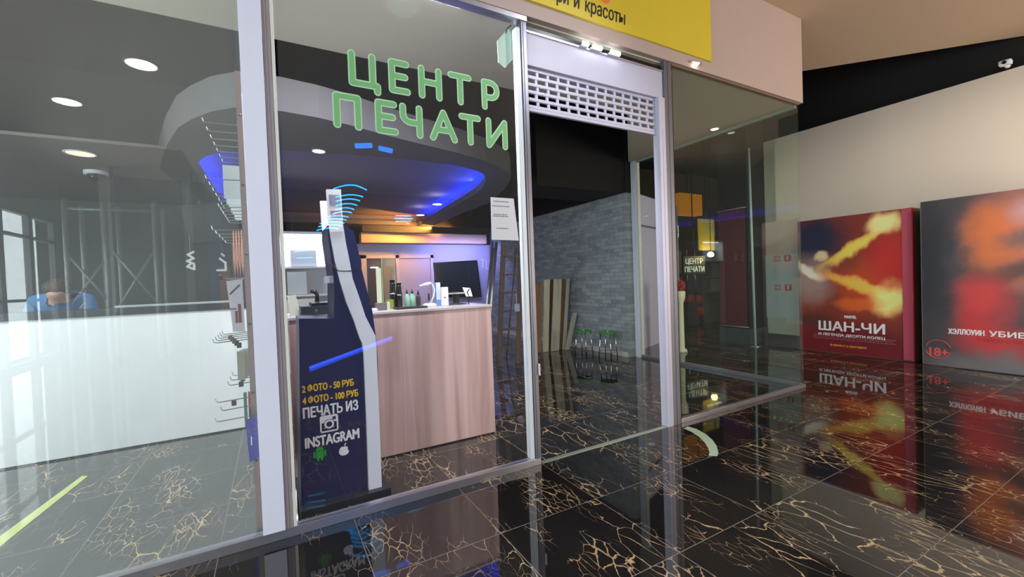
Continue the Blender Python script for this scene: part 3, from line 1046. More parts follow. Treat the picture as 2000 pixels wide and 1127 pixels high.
t = thing('security_camera', 'white camera fixed where the black upper wall meets the white poster wall', 'camera', (8.72, 1.76, 4.06))
b = MB(); b.tube([(8.80, 1.76, 4.09), (8.73, 1.76, 4.10)], 0.03, 16)
put('bracket', b, WHITE, t)
b = MB(); b.box(8.65, 8.75, 1.70, 1.82, 4.08, 4.145, bevel=0.02)
put('housing', b, WHITE, t, smooth=False)
b = MB(); b.lathe([(0.022, 0), (0.022, 0.02)], (8.635, 1.76, 4.11), 16, axis='x')
put('lens', b, BLACKG, t)

# signs board on the poster wall, seen through the corner pane
t = thing('wall_panel', 'pale panel with small red safety signs on the wall beside the left poster', 'panel', (8.78, 4.85, 0.48))
b = MB(); b.box(8.775, 8.80, 4.33, 5.27, 0.50, 1.75)
put('board', b, pbr('pale_board', (214, 224, 230), 0.5), t)
for (yc, zc, k) in ((4.83, 1.79 - 0.12, 0), (4.63, 1.79 - 0.12, 1), (4.83, 1.10, 0), (4.63, 1.10, 1)):
    b = MB(); b.box(8.768, 8.775, yc - 0.06, yc + 0.06, zc - 0.06, zc + 0.06)
    s = put('safety_sign', b, pbr('safety_red', (206, 62, 60), 0.5) if k else pbr('safety_pink', (226, 150, 146), 0.5), t)
    b = MB()
    if k:
        b.box(8.7665, 8.768, yc - 0.015, yc + 0.015, zc - 0.035, zc + 0.015); b.lathe([(0.018, 0), (0.018, 0.0015)], (8.7665, yc, zc + 0.03), 12, axis='x')
    else:
        b.box(8.7665, 8.768, yc - 0.04, yc + 0.04, zc - 0.008, zc + 0.008); b.box(8.7665, 8.768, yc - 0.03, yc - 0.015, zc - 0.04, zc + 0.03)
    put('pictogram', b, TXTW, s)

# dark column with a red poster
t = thing('corridor_column', 'dark square column at the end of the white poster wall', 'column', (8.5, 5.35, 0))
b = MB(); b.box(8.2, 8.80, 5.06, 5.68, 0.30, 6.0)
put('shaft', b, pbr('dark_column', (20, 20, 22), 0.75), t)
b = MB(); b.box(8.17, 8.80, 5.05, 5.70, 0.0, 0.30)
put('plinth', b, pbr('dark_plinth', (66, 74, 80), 0.3), t)
t = thing('red_banner', 'dark red banner hung on the side of the dark corridor column', 'banner', (8.15, 5.36, 0.33))
b = MB(); b.box(8.150, 8.162, 5.09, 5.66, 0.34, 2.70)
put('cloth', b, pbr('banner_red', (100, 18, 36), 0.6, var=0.15), t)
b = MB(); b.tube([(8.156, 5.06, 0.335), (8.156, 5.68, 0.335)], 0.012, 8)
put('bottom_rod', b, ALU, t)
b = MB(); b.tube([(8.156, 5.06, 2.705), (8.156, 5.68, 2.705)], 0.012, 8)
put('top_rod', b, ALU, t)
t = thing('stand_pole', 'slim pale pole standing in front of the dark corridor column', 'pole', (8.0, 4.85, 0))
b = MB(); b.tube([(8.0, 4.84, 0.02), (8.0, 4.88, 3.78)], 0.022, 10)
put('tube', b, pbr('pale_blue_grey', (190, 206, 214), 0.4), t)
b = MB(); b.lathe([(0.09, 0.0), (0.09, 0.012), (0.03, 0.02)], (8.0, 4.84, 0.0), 20)
put('foot', b, ALU, t)

# white boards just past the rear post
t = thing('white_screen_wall', 'tall lilac white panel with one horizontal seam behind the rear glass post', 'partition', (6.9, 6.3, 0))
b = MB(); b.prism([(6.194, 5.996), (8.372, 6.849), (8.663, 7.085), (6.415, 6.208)], 0.0, 3.02, 'z')
put('board', b, pbr('lilac_board', (196, 194, 222), 0.6), t)
b = MB(); b.prism([(6.130, 5.935), (8.268, 6.764), (8.372, 6.849), (6.194, 5.996)], 2.40, 2.425, 'z')
put('seam', b, pbr('seam_grey', (120, 120, 140), 0.6), t)


# ================================================================== INSIDE THE SHOP, RIGHT BAY
# ---- planks leaning on the brick wall
planks = [  # foot centre x, y, width, length, lean to the right per metre, lean back, thickness, wood, label
    (4.45, 7.02, 0.20, 1.35, 0.13, 0.10, 0.03, PLANK_BROWN, 'brown board leaning at the left end of the row against the brick'),
    (4.63, 6.98, 0.13, 1.42, 0.13, 0.10, 0.03, PLANK_PALE, 'pale narrow plank leaning second from the left by the brick wall'),
    (4.78, 7.06, 0.12, 1.42, 0.15, 0.10, 0.03, PLANK_BROWN, 'brown plank leaning between two pale planks by the brick wall'),
    (4.84, 6.96, 0.19, 1.42, 0.16, 0.10, 0.03, PLANK_PALE, 'widest pale plank leaning in the middle of the row by the brick wall'),
    (5.00, 7.02, 0.10, 1.42, 0.17, 0.10, 0.03, PLANK_BROWN, 'brown plank leaning just right of the widest pale plank'),
    (5.06, 6.96, 0.07, 1.42, 0.19, 0.10, 0.03, PLANK_PALE, 'thin pale strip leaning at the right end of the tall planks'),
    (5.10, 6.90, 0.10, 0.72, 0.36, 0.08, 0.03, PLANK_PALE, 'short pale plank leaning low and steeply right of the tall planks'),
]
for x, y, w, L_, lr, lb, th, mat, lab in planks:
    b = MB()
    def q(u, v, s):
        return (x + (u - 0.5) * w + v * L_ * lr, y + v * L_ * lb + s * th, v * L_ + 0.004)
    c = [q(u, v, s) for s in (0, 1) for v in (0, 1) for u in (0, 1)]
    vs = [b.bm.verts.new(p) for p in c]
    for f in ((0, 1, 3, 2), (4, 6, 7, 5), (0, 4, 5, 1), (2, 3, 7, 6), (0, 2, 6, 4), (1, 5, 7, 3)):
        b.bm.faces.new([vs[k] for k in f])
    bmesh.ops.recalc_face_normals(b.bm, faces=list(b.bm.faces))
    bmesh.ops.bevel(b.bm, geom=list(b.bm.edges), offset=0.003, segments=1, affect='EDGES')
    tag(put('plank', b, mat), lab, 'plank', 'planks leaning on the brick wall')

# ---- stools
def make_stool(loc, label):
    x, y, z = loc
    t = thing('bar_stool', label, 'stool', loc, 'green topped stools')
    b = MB(); b.lathe([(0.0001, 0.425), (0.150, 0.425), (0.158, 0.432), (0.158, 0.448), (0.145, 0.456), (0.0001, 0.458)], loc, 32)
    put('seat', b, pbr('green_seat', (58, 140, 54), 0.35), t)
    b = MB(); b.lathe([(0.02, 0.456), (0.024, 0.464), (0.0001, 0.466)], loc, 12)
    put('seat_bolt', b, WHITE, t)
    for k in range(4):
        a = PI / 4 + k * PI / 2 + 0.35
        b = MB()
        b.tube([(x + 0.13 * math.cos(a), y + 0.13 * math.sin(a), 0.425), (x + 0.17 * math.cos(a), y + 0.17 * math.sin(a), 0.0)], 0.009, 8)
        put('leg', b, CHROME, t)
    b = MB()
    b.tube([(x + 0.162 * math.cos(k * 2 * PI / 24), y + 0.162 * math.sin(k * 2 * PI / 24), 0.10) for k in range(25)], 0.006, 6)
    put('foot_ring', b, CHROME, t)
    return t


s1 = make_stool((5.03, 6.30, 0), 'green topped chrome stool nearer the leaning planks')
s2 = dup(s1, (5.19, 5.82, 0), 'green topped chrome stool nearer the white rear post')

# ---- stepladder and pipes by the counter's right end
t = thing('stepladder', 'dark brown wooden stepladder standing behind the right end of the counter', 'ladder', (3.52, 6.4, 0))
for side, x0, x1 in (('l', 3.28, 3.46), ('r', 3.66, 3.80)):
    b = MB()
    b.prism([(x0 - 0.04, 0.0), (x0 + 0.04, 0.0), (x1 + 0.04, 2.05), (x1 - 0.04, 2.05)], 6.38, 6.42, 'y')
    put('rail', b, LADDER_WOOD, t)
for k in range(6):
    z = 0.28 + k * 0.31
    f = z / 2.05
    b = MB(); b.box(3.28 + 0.18 * f, 3.66 + 0.14 * f, 6.36, 6.44, z, z + 0.03)
    put('step', b, LADDER_WOOD, t)
b = MB(); b.tube([(3.30, 6.46, 2.0), (3.22, 6.9, 0.0)], 0.014, 8)
put('rear_leg', b, LADDER_WOOD, t)
b = MB(); b.tube([(3.74, 6.46, 2.0), (3.70, 6.9, 0.0)], 0.014, 8)
put('rear_leg', b, LADDER_WOOD, t)
for i, (x0, x1, r) in enumerate(((2.86, 3.20, 0.022), (2.95, 3.27, 0.026))):
    b = MB(); b.tube([(x0, 6.22, 0.0), (x1, 6.30, 2.08)], r, 10)
    tag(put('metal_pipe', b, WIRE), ['thin grey pipe farther left of the brown stepladder', 'thicker grey pipe leaning beside the brown stepladder rail'][i], 'pipe', 'pipes by the stepladder')
b = MB(); b.box(3.60, 3.70, 6.345, 6.352, 0.90, 1.03)
put('hanging_card', b, pbr('pale_blue_card', (168, 176, 206), 0.6), t)['label'] = 'small pale blue card on the ladder'
b = MB(); b.tube([(3.65, 6.35, 1.03), (3.65, 6.36, 1.22)], 0.003, 5)
put('card_string', b, WIRE, t)

# ================================================================== COUNTER
CT = 1.222
t = thing('wooden_counter', 'pale rose wood reception counter behind the lettered window', 'counter', (0.96, 4.0, 0))
b = MB(); b.box(0.10, 1.795, 3.62, 3.66, 0.012, CT - 0.022)
put('front_panel', b, COUNTER_WOOD, t)
b = MB(); b.box(1.755, 1.795, 3.662, 4.25, 0.012, CT - 0.022)
put('side_panel', b, COUNTER_WOOD, t)
b = MB(); b.box(0.09, 1.805, 3.61, 4.27, CT - 0.022, CT, bevel=0.003)
put('worktop', b, pbr('counter_top_pale', (206, 196, 194), 0.4), t)
b = MB(); b.box(0.10, 1.79, 3.63, 3.645, 0.0, 0.012)
put('plinth', b, BLACKG, t)

# ---- things on the counter (y about 3.9)
Y0 = 3.90
t = thing('desk_lamp', 'white curved desk lamp left of the white boxes on the wooden counter', 'lamp', (1.29, Y0, CT))
b = MB(); b.lathe([(0.0001, 0), (0.065, 0), (0.065, 0.02), (0.05, 0.032), (0.0001, 0.034)], (1.29, Y0, CT), 24)
put('base', b, WHITE, t)
b = MB(); b.tube([(1.30, Y0, CT + 0.03), (1.335, Y0, CT + 0.10), (1.345, Y0, CT + 0.16), (1.33, Y0, CT + 0.205), (1.31, Y0, CT + 0.222)], 0.008, 8)
put('arm', b, WHITE, t)
b = MB(); b.tube([(1.315, Y0, CT + 0.222), (1.27, Y0, CT + 0.214), (1.20, Y0, CT + 0.196)], [0.012, 0.017, 0.010], 12)
put('lamp_head', b, WHITE, t)

t = thing('carton', 'tall blue and white carton standing on the wooden counter', 'box', (1.385, Y0 + 0.02, CT), 'cartons on the counter')
b = MB(); b.box(1.365, 1.41, Y0 + 0.02, Y0 + 0.05, CT, CT + 0.225)
put('box', b, pbr('carton_blue', (120, 170, 220), 0.5), t)
b = MB(); b.box(1.370, 1.4105, Y0 + 0.0185, Y0 + 0.05, CT + 0.06, CT + 0.2255)
put('label_panel', b, WHITE, t)
t = thing('carton', 'white carton with rounded top standing right of the blue and white carton', 'box', (1.43, Y0 - 0.03, CT), 'cartons on the counter')
b = MB(); b.box(1.397, 1.462, Y0 - 0.06, Y0 - 0.015, CT, CT + 0.18, bevel=0.008)
put('box', b, WHITE, t)
b = MB(); b.box(1.415, 1.432, Y0 - 0.0612, Y0 - 0.060, CT + 0.075, CT + 0.088)
put('print', b, pbr('grey_print_mark', (120, 120, 130), 0.5), t)

t = thing('monitor', 'black monitor on a round stand seen from behind at the counter right end', 'monitor', (1.60, 4.02, CT))
b = MB(); b.lathe([(0.0001, 0), (0.115, 0), (0.115, 0.006), (0.03, 0.016), (0.0001, 0.016)], (1.60, 4.02, CT), 32)
put('base', b, pbr('dark_stand', (60, 62, 66), 0.3), t)
b = MB(); b.box(1.575, 1.635, 4.00, 4.03, CT + 0.012, CT + 0.13, bevel=0.004)
put('neck', b, BLACKG, t)
b = MB(); b.box(1.455, 1.70, 3.99, 4.005, CT + 0.105, CT + 0.118)
put('shelf_edge', b, pbr('pale_edge', (200, 200, 196), 0.4), t)
t = thing('desk_card', 'small white card with a black mark propped by the monitor', 'card', (1.75, 3.80, CT))
b = MB(); b.prism([(1.610, 1.392), (1.690, 1.382), (1.712, 1.298), (1.644, 1.302)], 3.845, 3.852, 'y')
put('card', b, TXTW, t)
b = MB(); b.capsules([[(1.68, 1.372), (1.655, 1.342), (1.67, 1.312)]], 0.004, 3.842, 3.845)
put('mark', b, INK, t)
b = MB(); b.tube([(1.675, 3.848, 1.305), (1.675, 3.86, CT)], 0.006, 6)
put('prop', b, BLACKG, t)

bx = [(0.925, 0.985, 0.05, 0.17, 0.24), (0.99, 1.035, 0.04, 0.0, 0.275)]
for i, (x0, x1, d, z0, h) in enumerate([(0.955, 1.005, 0.05, 0.0, 0.265), (1.012, 1.062, 0.05, 0.0, 0.235)]):
    t = thing('black_bottle', ['taller black dispenser bottle with clear sides on the counter, left of its twin', 'shorter black dispenser bottle on the counter beside the pale green bottles'][i], 'bottle', ((x0 + x1) / 2, 4.02, CT), 'black bottles on the counter')
    b = MB(); xm = (x0 + x1) / 2
    b.lathe([(0.0001, 0), (0.030, 0), (0.030, h * 0.55), (0.026, h * 0.62), (0.024, h * 0.85), (0.018, h * 0.92), (0.0001, h * 0.92)], (xm, 4.02, CT), 20)
    put('bottle', b, BLACKG, t)
    b = MB(); b.lathe([(0.0305, h * 0.5), (0.0315, h * 0.5), (0.0315, h * 0.54), (0.0305, h * 0.54)], (xm, 4.02, CT), 20)
    put('ring', b, CHROME, t)
    b = MB(); b.box(xm - 0.022, xm + 0.022, 4.0, 4.04, CT + h * 0.92, CT + h, bevel=0.003)
    put('cap', b, BLACKG, t)
for i, (xm, r, h, mname, col) in enumerate([(1.105, 0.026, 0.15, 'pale_green_liquid', (150, 200, 176)), (1.155, 0.026, 0.15, 'pale_green_liquid', (150, 200, 176)), (1.212, 0.022, 0.14, 'dark_brown_bottle', (58, 52, 58))]):
    t = thing('pump_bottle', ['left pale green pump bottle on the counter', 'right pale green pump bottle on the counter', 'dark bottle right of the pale green pump bottles on the counter'][i], 'bottle', (xm, 3.99, CT), 'small bottles on the counter')
    b = MB(); b.lathe([(0.0001, 0), (r, 0), (r, h * 0.66), (r * 0.55, h * 0.8), (r * 0.4, h * 0.86), (0.0001, h * 0.86)], (xm, 3.99, CT), 20)
    put('bottle', b, pbr(mname, col, 0.3), t)
    b = MB(); b.lathe([(0.0001, h * 0.86), (0.011, h * 0.86), (0.011, h * 0.98), (0.005, h), (0.005, h * 1.12), (0.0001, h * 1.12)], (xm, 3.99, CT), 14)
    put('pump', b, BLACKG, t)
t = tag(put('green_box', (lambda m: m.box(0.905, 0.965, 3.93, 3.985, CT, CT + 0.085, bevel=0.002) and m)(MB()), pbr('leaf_green_box', (140, 160, 60), 0.5)), 'small leaf green box in front of the black bottles on the counter', 'box')
t = tag(put('grey_box', (lambda m: m.box(0.78, 0.865, 3.80, 3.86, CT, CT + 0.065, bevel=0.002) and m)(MB()), pbr('taupe_box', (110, 104, 104), 0.5)), 'low taupe box on the counter just right of the kiosk', 'box')
t = tag(put('cream_box', (lambda m: m.box(0.872, 0.898, 3.80, 3.84, CT, CT + 0.072, bevel=0.002) and m)(MB()), pbr('cream_box_card', (206, 208, 190), 0.5)), 'narrow cream box between the taupe box and the green box', 'box')
t = tag(put('tray', (lambda m: m.box(0.94, 1.22, 3.74, 3.87, CT, CT + 0.018, bevel=0.003) and m)(MB()), pbr('dark_brown_tray', (52, 42, 36), 0.5)), 'flat dark brown tray lying on the counter before the bottles', 'tray')
t = tag(put('white_gadget', (lambda m: m.lathe([(0.0001, 0), (0.03, 0), (0.034, 0.012), (0.02, 0.028), (0.0001, 0.03)], (0.745, 3.72, CT), 20) and m)(MB()), WHITE), 'small white rounded gadget on the counter beside the kiosk', 'gadget')

# ---- dark work desk with printers behind the kiosk
t = thing('printer', 'dark flat photo printer on the counter left of the kiosk', 'printer', (0.30, 3.86, CT))
b = MB(); b.box(0.19, 0.50, 3.72, 4.05, CT, CT + 0.075, bevel=0.006)
put('body', b, pbr('printer_dark', (44, 48, 56), 0.35), t)
b = MB(); b.box(0.27, 0.49, 3.73, 4.0, CT + 0.076, CT + 0.098, bevel=0.004)
put('lid', b, BLACKG, t)
b = MB(); b.lathe([(0.012, 0), (0.012, 0.004), (0.0001, 0.004)], (0.30, 3.716, CT + 0.04), 16, axis='y')
put('button', b, pbr('printer_button', (100, 104, 112), 0.4), t)
t = tag(put('headphone_stand', (lambda m: m.tube([(0.33, 3.95, CT + 0.10), (0.33, 3.95, CT + 0.16), (0.315, 3.95, CT + 0.185), (0.28, 3.95, CT + 0.19)], [0.016, 0.016, 0.018, 0.012], 10) and m)(MB()), BLACKG), 'small black hooked holder standing on the flat photo printer', 'holder')
t = thing('paper_sheets', 'pile of pale paper leaning at the far left of the counter', 'paper', (0.17, 3.9, CT))
b = MB(); b.prism([(0.12, CT), (0.20, CT), (0.165, CT + 0.17), (0.105, CT + 0.16)], 3.86, 3.90, 'y')
put('sheets', b, pbr('pale_paper', (206, 206, 190), 0.7), t)

# ================================================================== PHOTO KIOSK
KY = 3.05
left_edge = [(0.522, 0.020), (0.527, 0.541), (0.528, 0.982), (0.521, 1.054), (0.506, 1.090), (0.475, 1.208), (0.431, 1.339), (0.398, 1.478), (0.372, 1.615), (0.351, 1.787), (0.343, 1.902), (0.338, 2.083)]
right_edge = [(0.427, 2.089), (0.430, 1.864), (0.444, 1.731), (0.462, 1.614), (0.477, 1.493), (0.514, 1.366), (0.549, 1.234), (0.608, 1.098), (0.612, 1.026), (0.612, 0.687), (0.608, 0.011)]
t = thing('photo_kiosk', 'navy photo printing kiosk with curved white side frames and price lettering', 'kiosk', (0.45, 3.26, 0))
KT = t
prof = left_edge + right_edge
def strip_faces(L_, R_, y0, y1):
    """side frame of varying width as a closed solid"""
    b = MB(); b.prism(L_ + R_, y0, y1, 'y')
    return b
KW = pbr('kiosk_white', (232, 236, 248), 0.4, var=0.015)
put('side_frame', strip_faces(left_edge, right_edge, 3.03, 3.065), KW, t)
put('side_frame', strip_faces(left_edge, right_edge, 3.455, 3.49), KW, t)
body = [(0.106, 0.030), (0.142, 1.189), (0.142, 1.249), (0.353, 1.233), (0.364, 1.490), (0.338, 1.780), (0.341, 1.855), (0.444, 1.858), (0.502, 1.818), (0.521, 1.724), (0.544, 1.555), (0.572, 1.412), (0.601, 1.278), (0.618, 1.094), (0.625, 0.931), (0.604, 0.010)]
b = MB(); b.prism(body, 3.066, 3.454, 'y')
kb = put('body', b, NAVY, t)
b = MB(); b.box(0.10, 0.66, 2.98, 3.54, 0.0, 0.045, bevel=0.004)
put('base_plate', b, pbr('kiosk_base_dark', (24, 26, 38), 0.3), t)
# lettering on the lower body, facing the window
KP = 3.0655
def kt(s, a, c, h, m_, bold):
    put('lettering', fit_text(s, a[0], c[0], h, KP, bold, 0.0015, z=(a[2] + c[2]) / 2), m_, t)
kt('2 ФОТО - 50 РУБ', (0.142, 3.065, 0.767), (0.459, 3.065, 0.772), 0.044, TXTY, 0.032)
kt('4 ФОТО - 100 РУБ', (0.142, 3.065, 0.694), (0.485, 3.065, 0.693), 0.044, TXTY, 0.032)
kt('ПЕЧАТЬ ИЗ', (0.141, 3.065, 0.608), (0.481, 3.065, 0.595), 0.066, TXTW, 0.032)
kt('INSTAGRAM', (0.145, 3.065, 0.413), (0.480, 3.065, 0.398), 0.068, TXTW, 0.032)
# camera emblem
cc = (0.294, 3.065, 0.541)
s = 0.056
b = MB()
def rrect(cx, cz, hw, r, n=5):
    out = []
    for (sx, sz, a0) in ((1, 1, 0), (-1, 1, PI / 2), (-1, -1, PI), (1, -1, 1.5 * PI)):
        for k in range(n + 1):
            a = a0 + PI / 2 * k / n
            out.append((cx + sx * (hw - r) + r * math.cos(a), cz + sz * (hw - r) + r * math.sin(a)))
    return out
b.prism(rrect(cc[0], cc[2], s, 0.014), KP - 0.0012, KP, 'y')
put('camera_emblem', b, TXTW, t)
b = MB(); b.lathe([(0.034, 0), (0.034, 0.0008), (0.0001, 0.0008)], (cc[0], KP - 0.0022, cc[2] - 0.004), 28, axis='y')
b.box(cc[0] - s * 0.82, cc[0] - 0.030, KP - 0.0022, KP - 0.0013, cc[2] - s * 0.80, cc[2] + 0.008)
b.box(cc[0] + 0.030, cc[0] + s * 0.82, KP - 0.0022, KP - 0.0013, cc[2] - s * 0.80, cc[2] + 0.008)
b.box(cc[0] - s * 0.82, cc[0] + s * 0.82, KP - 0.0022, KP - 0.0013, cc[2] - s * 0.80, cc[2] - s * 0.55)
b.box(cc[0] + 0.022, cc[0] + 0.042, KP - 0.0022, KP - 0.0013, cc[2] + 0.022, cc[2] + 0.042)
put('emblem_lens', b, NAVY, t)
b = MB(); b.lathe([(0.030, 0), (0.030, 0.0006), (0.0001, 0.0006)], (cc[0], KP - 0.0030, cc[2] - 0.004), 28, axis='y')
put('emblem_ring', b, TXTW, t)
b = MB(); b.lathe([(0.018, 0), (0.018, 0.0006), (0.0001, 0.0006)], (cc[0], KP - 0.0038, cc[2] - 0.004), 28, axis='y')
put('emblem_pupil', b, NAVY, t)
# green robot emblem and white apple emblem
cc = (0.230, 3.065, 0.353)
b = MB()
GR = pbr('emblem_green', (40, 170, 60), 0.5)
def dsk(b, cx, cz, r, a0=0.0, a1=2 * PI, n=20, y0=KP - 0.0014, y1=KP, mi=0, sz=1.0):
    b.prism([(cx + r * math.cos(a0 + (a1 - a0) * k / n), cz + sz * r * math.sin(a0 + (a1 - a0) * k / n)) for k in range(n + (0 if a1 - a0 > 6.2 else 1))], y0, y1, 'y', mi)
b.prism(rrect(cc[0], cc[2] - 0.006, 0.024, 0.006), KP - 0.0014, KP, 'y')
dsk(b, cc[0], cc[2] + 0.021, 0.024, 0, PI)
for sx in (-1, 1):
    b.capsules([[(cc[0] + sx * 0.033, cc[2] + 0.012), (cc[0] + sx * 0.033, cc[2] - 0.016)]], 0.0055, KP - 0.0014, KP)
    b.capsules([[(cc[0] + sx * 0.011, cc[2] - 0.03), (cc[0] + sx * 0.011, cc[2] - 0.042)]], 0.0055, KP - 0.0014, KP)
    b.capsules([[(cc[0] + sx * 0.012, cc[2] + 0.042), (cc[0] + sx * 0.018, cc[2] + 0.054)]], 0.002, KP - 0.0014, KP)
put('green_emblem', b, GR, t)
cc = (0.378, 3.065, 0.340)
b = MB()
ap = []
for k in range(40):
    a = 2 * PI * k / 40 + PI / 2
    r = 0.030 * (1 - 0.16 * math.exp(-((math.sin(a / 2 - PI / 4)) / 0.22) ** 2))
    if math.sin(a) < 0:
        r *= 1 + 0.10 * abs(math.cos(a)) ** 0.5 * (1 if abs(math.cos(a)) > 0.12 else 0.3)
    x_, z_ = cc[0] + r * math.cos(a), cc[2] + r * 1.05 * math.sin(a)
    d = math.hypot(x_ - (cc[0] + 0.037), z_ - (cc[2] + 0.006))
    if d < 0.014:
        f = 0.014 / max(d, 1e-4)
        x_ = cc[0] + 0.037 + (x_ - cc[0] - 0.037) * f; z_ = cc[2] + 0.006 + (z_ - cc[2] - 0.006) * f
    ap.append((x_, z_))
b.prism(ap, KP - 0.0014, KP, 'y')
b.prism([(cc[0] + 0.001, cc[2] + 0.031), (cc[0] + 0.005, cc[2] + 0.044), (cc[0] + 0.016, cc[2] + 0.051), (cc[0] + 0.013, cc[2] + 0.038)], KP - 0.0014, KP, 'y')
put('fruit_emblem', b, TXTW, t)
# photo strip on top, webcam, cable
b = MB(); b.prism([(0.336, 2.078), (0.427, 2.085), (0.425, 1.892), (0.428, 1.810), (0.346, 1.802), (0.337, 1.888)], 3.026, 3.0295, 'y')
ps = put('photo_strip', b, TXTW, t)
b = MB(); b.prism([(0.350, 2.049), (0.419, 2.050), (0.422, 1.972), (0.353, 1.975)], 3.0245, 3.026, 'y')
put('photo', b, pbr('photo_grey_blue', (150, 158, 180), 0.4, var=0.5, scale=40), ps)
b = MB(); b.prism([(0.355, 1.945), (0.421, 1.949), (0.425, 1.898), (0.359, 1.895)], 3.0245, 3.026, 'y')
put('photo', b, pbr('photo_pink', (190, 150, 170), 0.4, var=0.5, scale=40), ps)
wc = (0.516, 3.080, 1.601)
b = MB(); b.box(wc[0] - 0.025, wc[0] + 0.022, 3.20, 3.25, wc[2] - 0.03, wc[2] + 0.03, bevel=0.004)
put('webcam_box', b, pbr('webcam_grey', (90, 90, 104), 0.4), t)
b = MB(); b.lathe([(0.0001, 0), (0.055, 0), (0.055, 0.022), (0.0001, 0.022)], (wc[0] + 0.024, 3.225, wc[2] + 0.003), 24, axis='x')
put('webcam_disc', b, BLACKG, t)
b = MB(); b.tube([(0.331, 3.020, 1.604), (0.361, 3.020, 1.580), (0.384, 3.018, 1.549), (0.422, 3.018, 1.545), (0.481, 3.020, 1.547), (0.514, 3.060, 1.551)], 0.004, 6)
put('cable', b, BLACKG, t)
b = MB(); b.box(0.335, 0.43, 3.10, 3.40, 1.47, 1.52, bevel=0.004)
put('printer_tray', b, WHITE, t)

# ================================================================== LEFT BAY
PY = 5.25
t = thing('white_reception_counter', 'long white front counter with dark top behind the left window', 'counter', (-2.3, 5.5, 0))
b = MB(); b.box(-4.48, -0.15, PY, PY + 0.05, 0.015, 1.25)
put('front_panel', b, WHITEL, t)
b = MB(); b.box(-4.48, -0.12, PY - 0.02, PY + 0.34, 1.251, 1.318, bevel=0.004)
put('worktop', b, pbr('dark_worktop', (26, 30, 40), 0.35), t)
b = MB(); b.box(-4.48, -0.15, PY + 0.01, PY + 0.04, 0.0, 0.015)
put('plinth', b, BLACKG, t)
b = MB(); b.box(-0.20, -0.15, PY + 0.05, PY + 0.60, 0.0, 1.25)
put('side_panel', b, WHITEL, t)
t = tag(put('aluminium_bar', (lambda m: m.box(-1.30, -0.35, PY + 0.10, PY + 0.16, 1.318, 1.338, bevel=0.003) and m)(MB()), pbr('pale_slat', (170, 176, 176), 0.5)), 'long pale bar lying along the dark top of the white counter', 'bar')

# ---- wall monitor hung from the ceiling
t = thing('hanging_screen', 'dark flat screen hung from the ceiling over the white counter', 'screen', (-0.70, 7.05, 2.1))
b = MB(); b.prism([(-1.014, 2.570), (-0.372, 2.681), (-0.348, 2.124), (-0.889, 2.077)], 7.0, 7.05, 'y')
put('panel', b, pbr('dark_screen_frame', (30, 32, 30), 0.35), t)
b = MB(); b.prism([(-0.997, 2.556), (-0.373, 2.658), (-0.358, 2.151), (-0.876, 2.096)], 6.995, 6.9995, 'y')
put('screen', b, pbr('dark_screen', (34, 36, 32), 0.5), t)
b = MB(); b.tube([(-0.8, 7.06, 2.45), (-0.8, 7.08, 2.902)], 0.02, 8)
put('bracket', b, BLACKG, t)

# ---- ceiling camera and downlight in the left bay
dome_camera('white dome camera under the ceiling above the white counter', (-1.745, 6.795, 2.86), 1.5)
def downlight(loc, r, label, mat, group='ceiling downlights', power=0, col=(1, 1, 1)):
    t = thing('downlight', label, 'ceiling light', loc, group)
    b = MB(); b.lathe([(r * 0.86, 0.0), (r, 0.0), (r * 0.97, -0.008), (r * 0.86, -0.008)], (loc[0], loc[1], loc[2]), 28, closed=True)
    put('ring', b, WHITE, t)
    b = MB(); b.lathe([(0.0001, -0.004), (r * 0.86, -0.004), (r * 0.86, 0.0), (0.0001, 0.0)], (loc[0], loc[1], loc[2]), 28)
    put('diffuser', b, mat, t)
    if power:
        l = lamp('downlight_light', 'SPOT', (loc[0], loc[1], loc[2] - 0.03), power, col, 0.05, aim=(loc[0], loc[1], 0), spot=2.0, blend=0.7)
        l.parent = t; l.location = (0, 0, -0.03)
    return t


WARMG = glow('warm_downlight_glow', (255, 240, 214), 9.0)
COOLG = glow('cool_downlight_glow', (240, 246, 255), 10.0)
DIMG = glow('dim_warm_downlight_glow', (255, 226, 200), 1.6)
downlight((-1.645, 5.966, 2.899), 0.13, 'dim round downlight in the dark ceiling above the white counter', DIMG, power=20, col=(1, 0.92, 0.8))
downlight((5.45, 3.80, HDR - 0.001), 0.06, 'round white downlight at the right end of the pale soffit', WARMG, power=10, col=(1, 0.9, 0.75))
for i, p in enumerate([(2.853, 7.910, 2.955), (2.942, 9.276, 2.955), (3.021, 10.727, 2.955)]):
    downlight((p[0], p[1], 2.959), 0.10, ['nearest bright downlight along the blue lit ceiling edge', 'middle bright downlight along the blue lit ceiling edge', 'farthest bright downlight along the blue lit ceiling edge'][i], COOLG, power=60, col=(0.85, 0.9, 1.0))
# mall ceiling downlights (seen mirrored in the left window)
for i, p in enumerate([(-1.37, -1.64), (-2.64, -3.50)]):
    downlight((p[0], p[1], 4.449), 0.19, ['large round downlight in the hall ceiling nearer the shop window', 'large round downlight in the hall ceiling farther from the shop window'][i], glow('hall_downlight_glow', (255, 246, 226), 26.0 if i == 0 else 13.0), 'hall ceiling downlights', power=120, col=(1, 0.93, 0.82))

downlight((HALL_P[0], 2 * 2.822 - HALL_P[1], 4.449), 0.20, 'soft round hall ceiling light mirrored at the top of the lettered window', glow('soft_hall_glow', (220, 255, 240), 1.1), 'hall ceiling downlights')
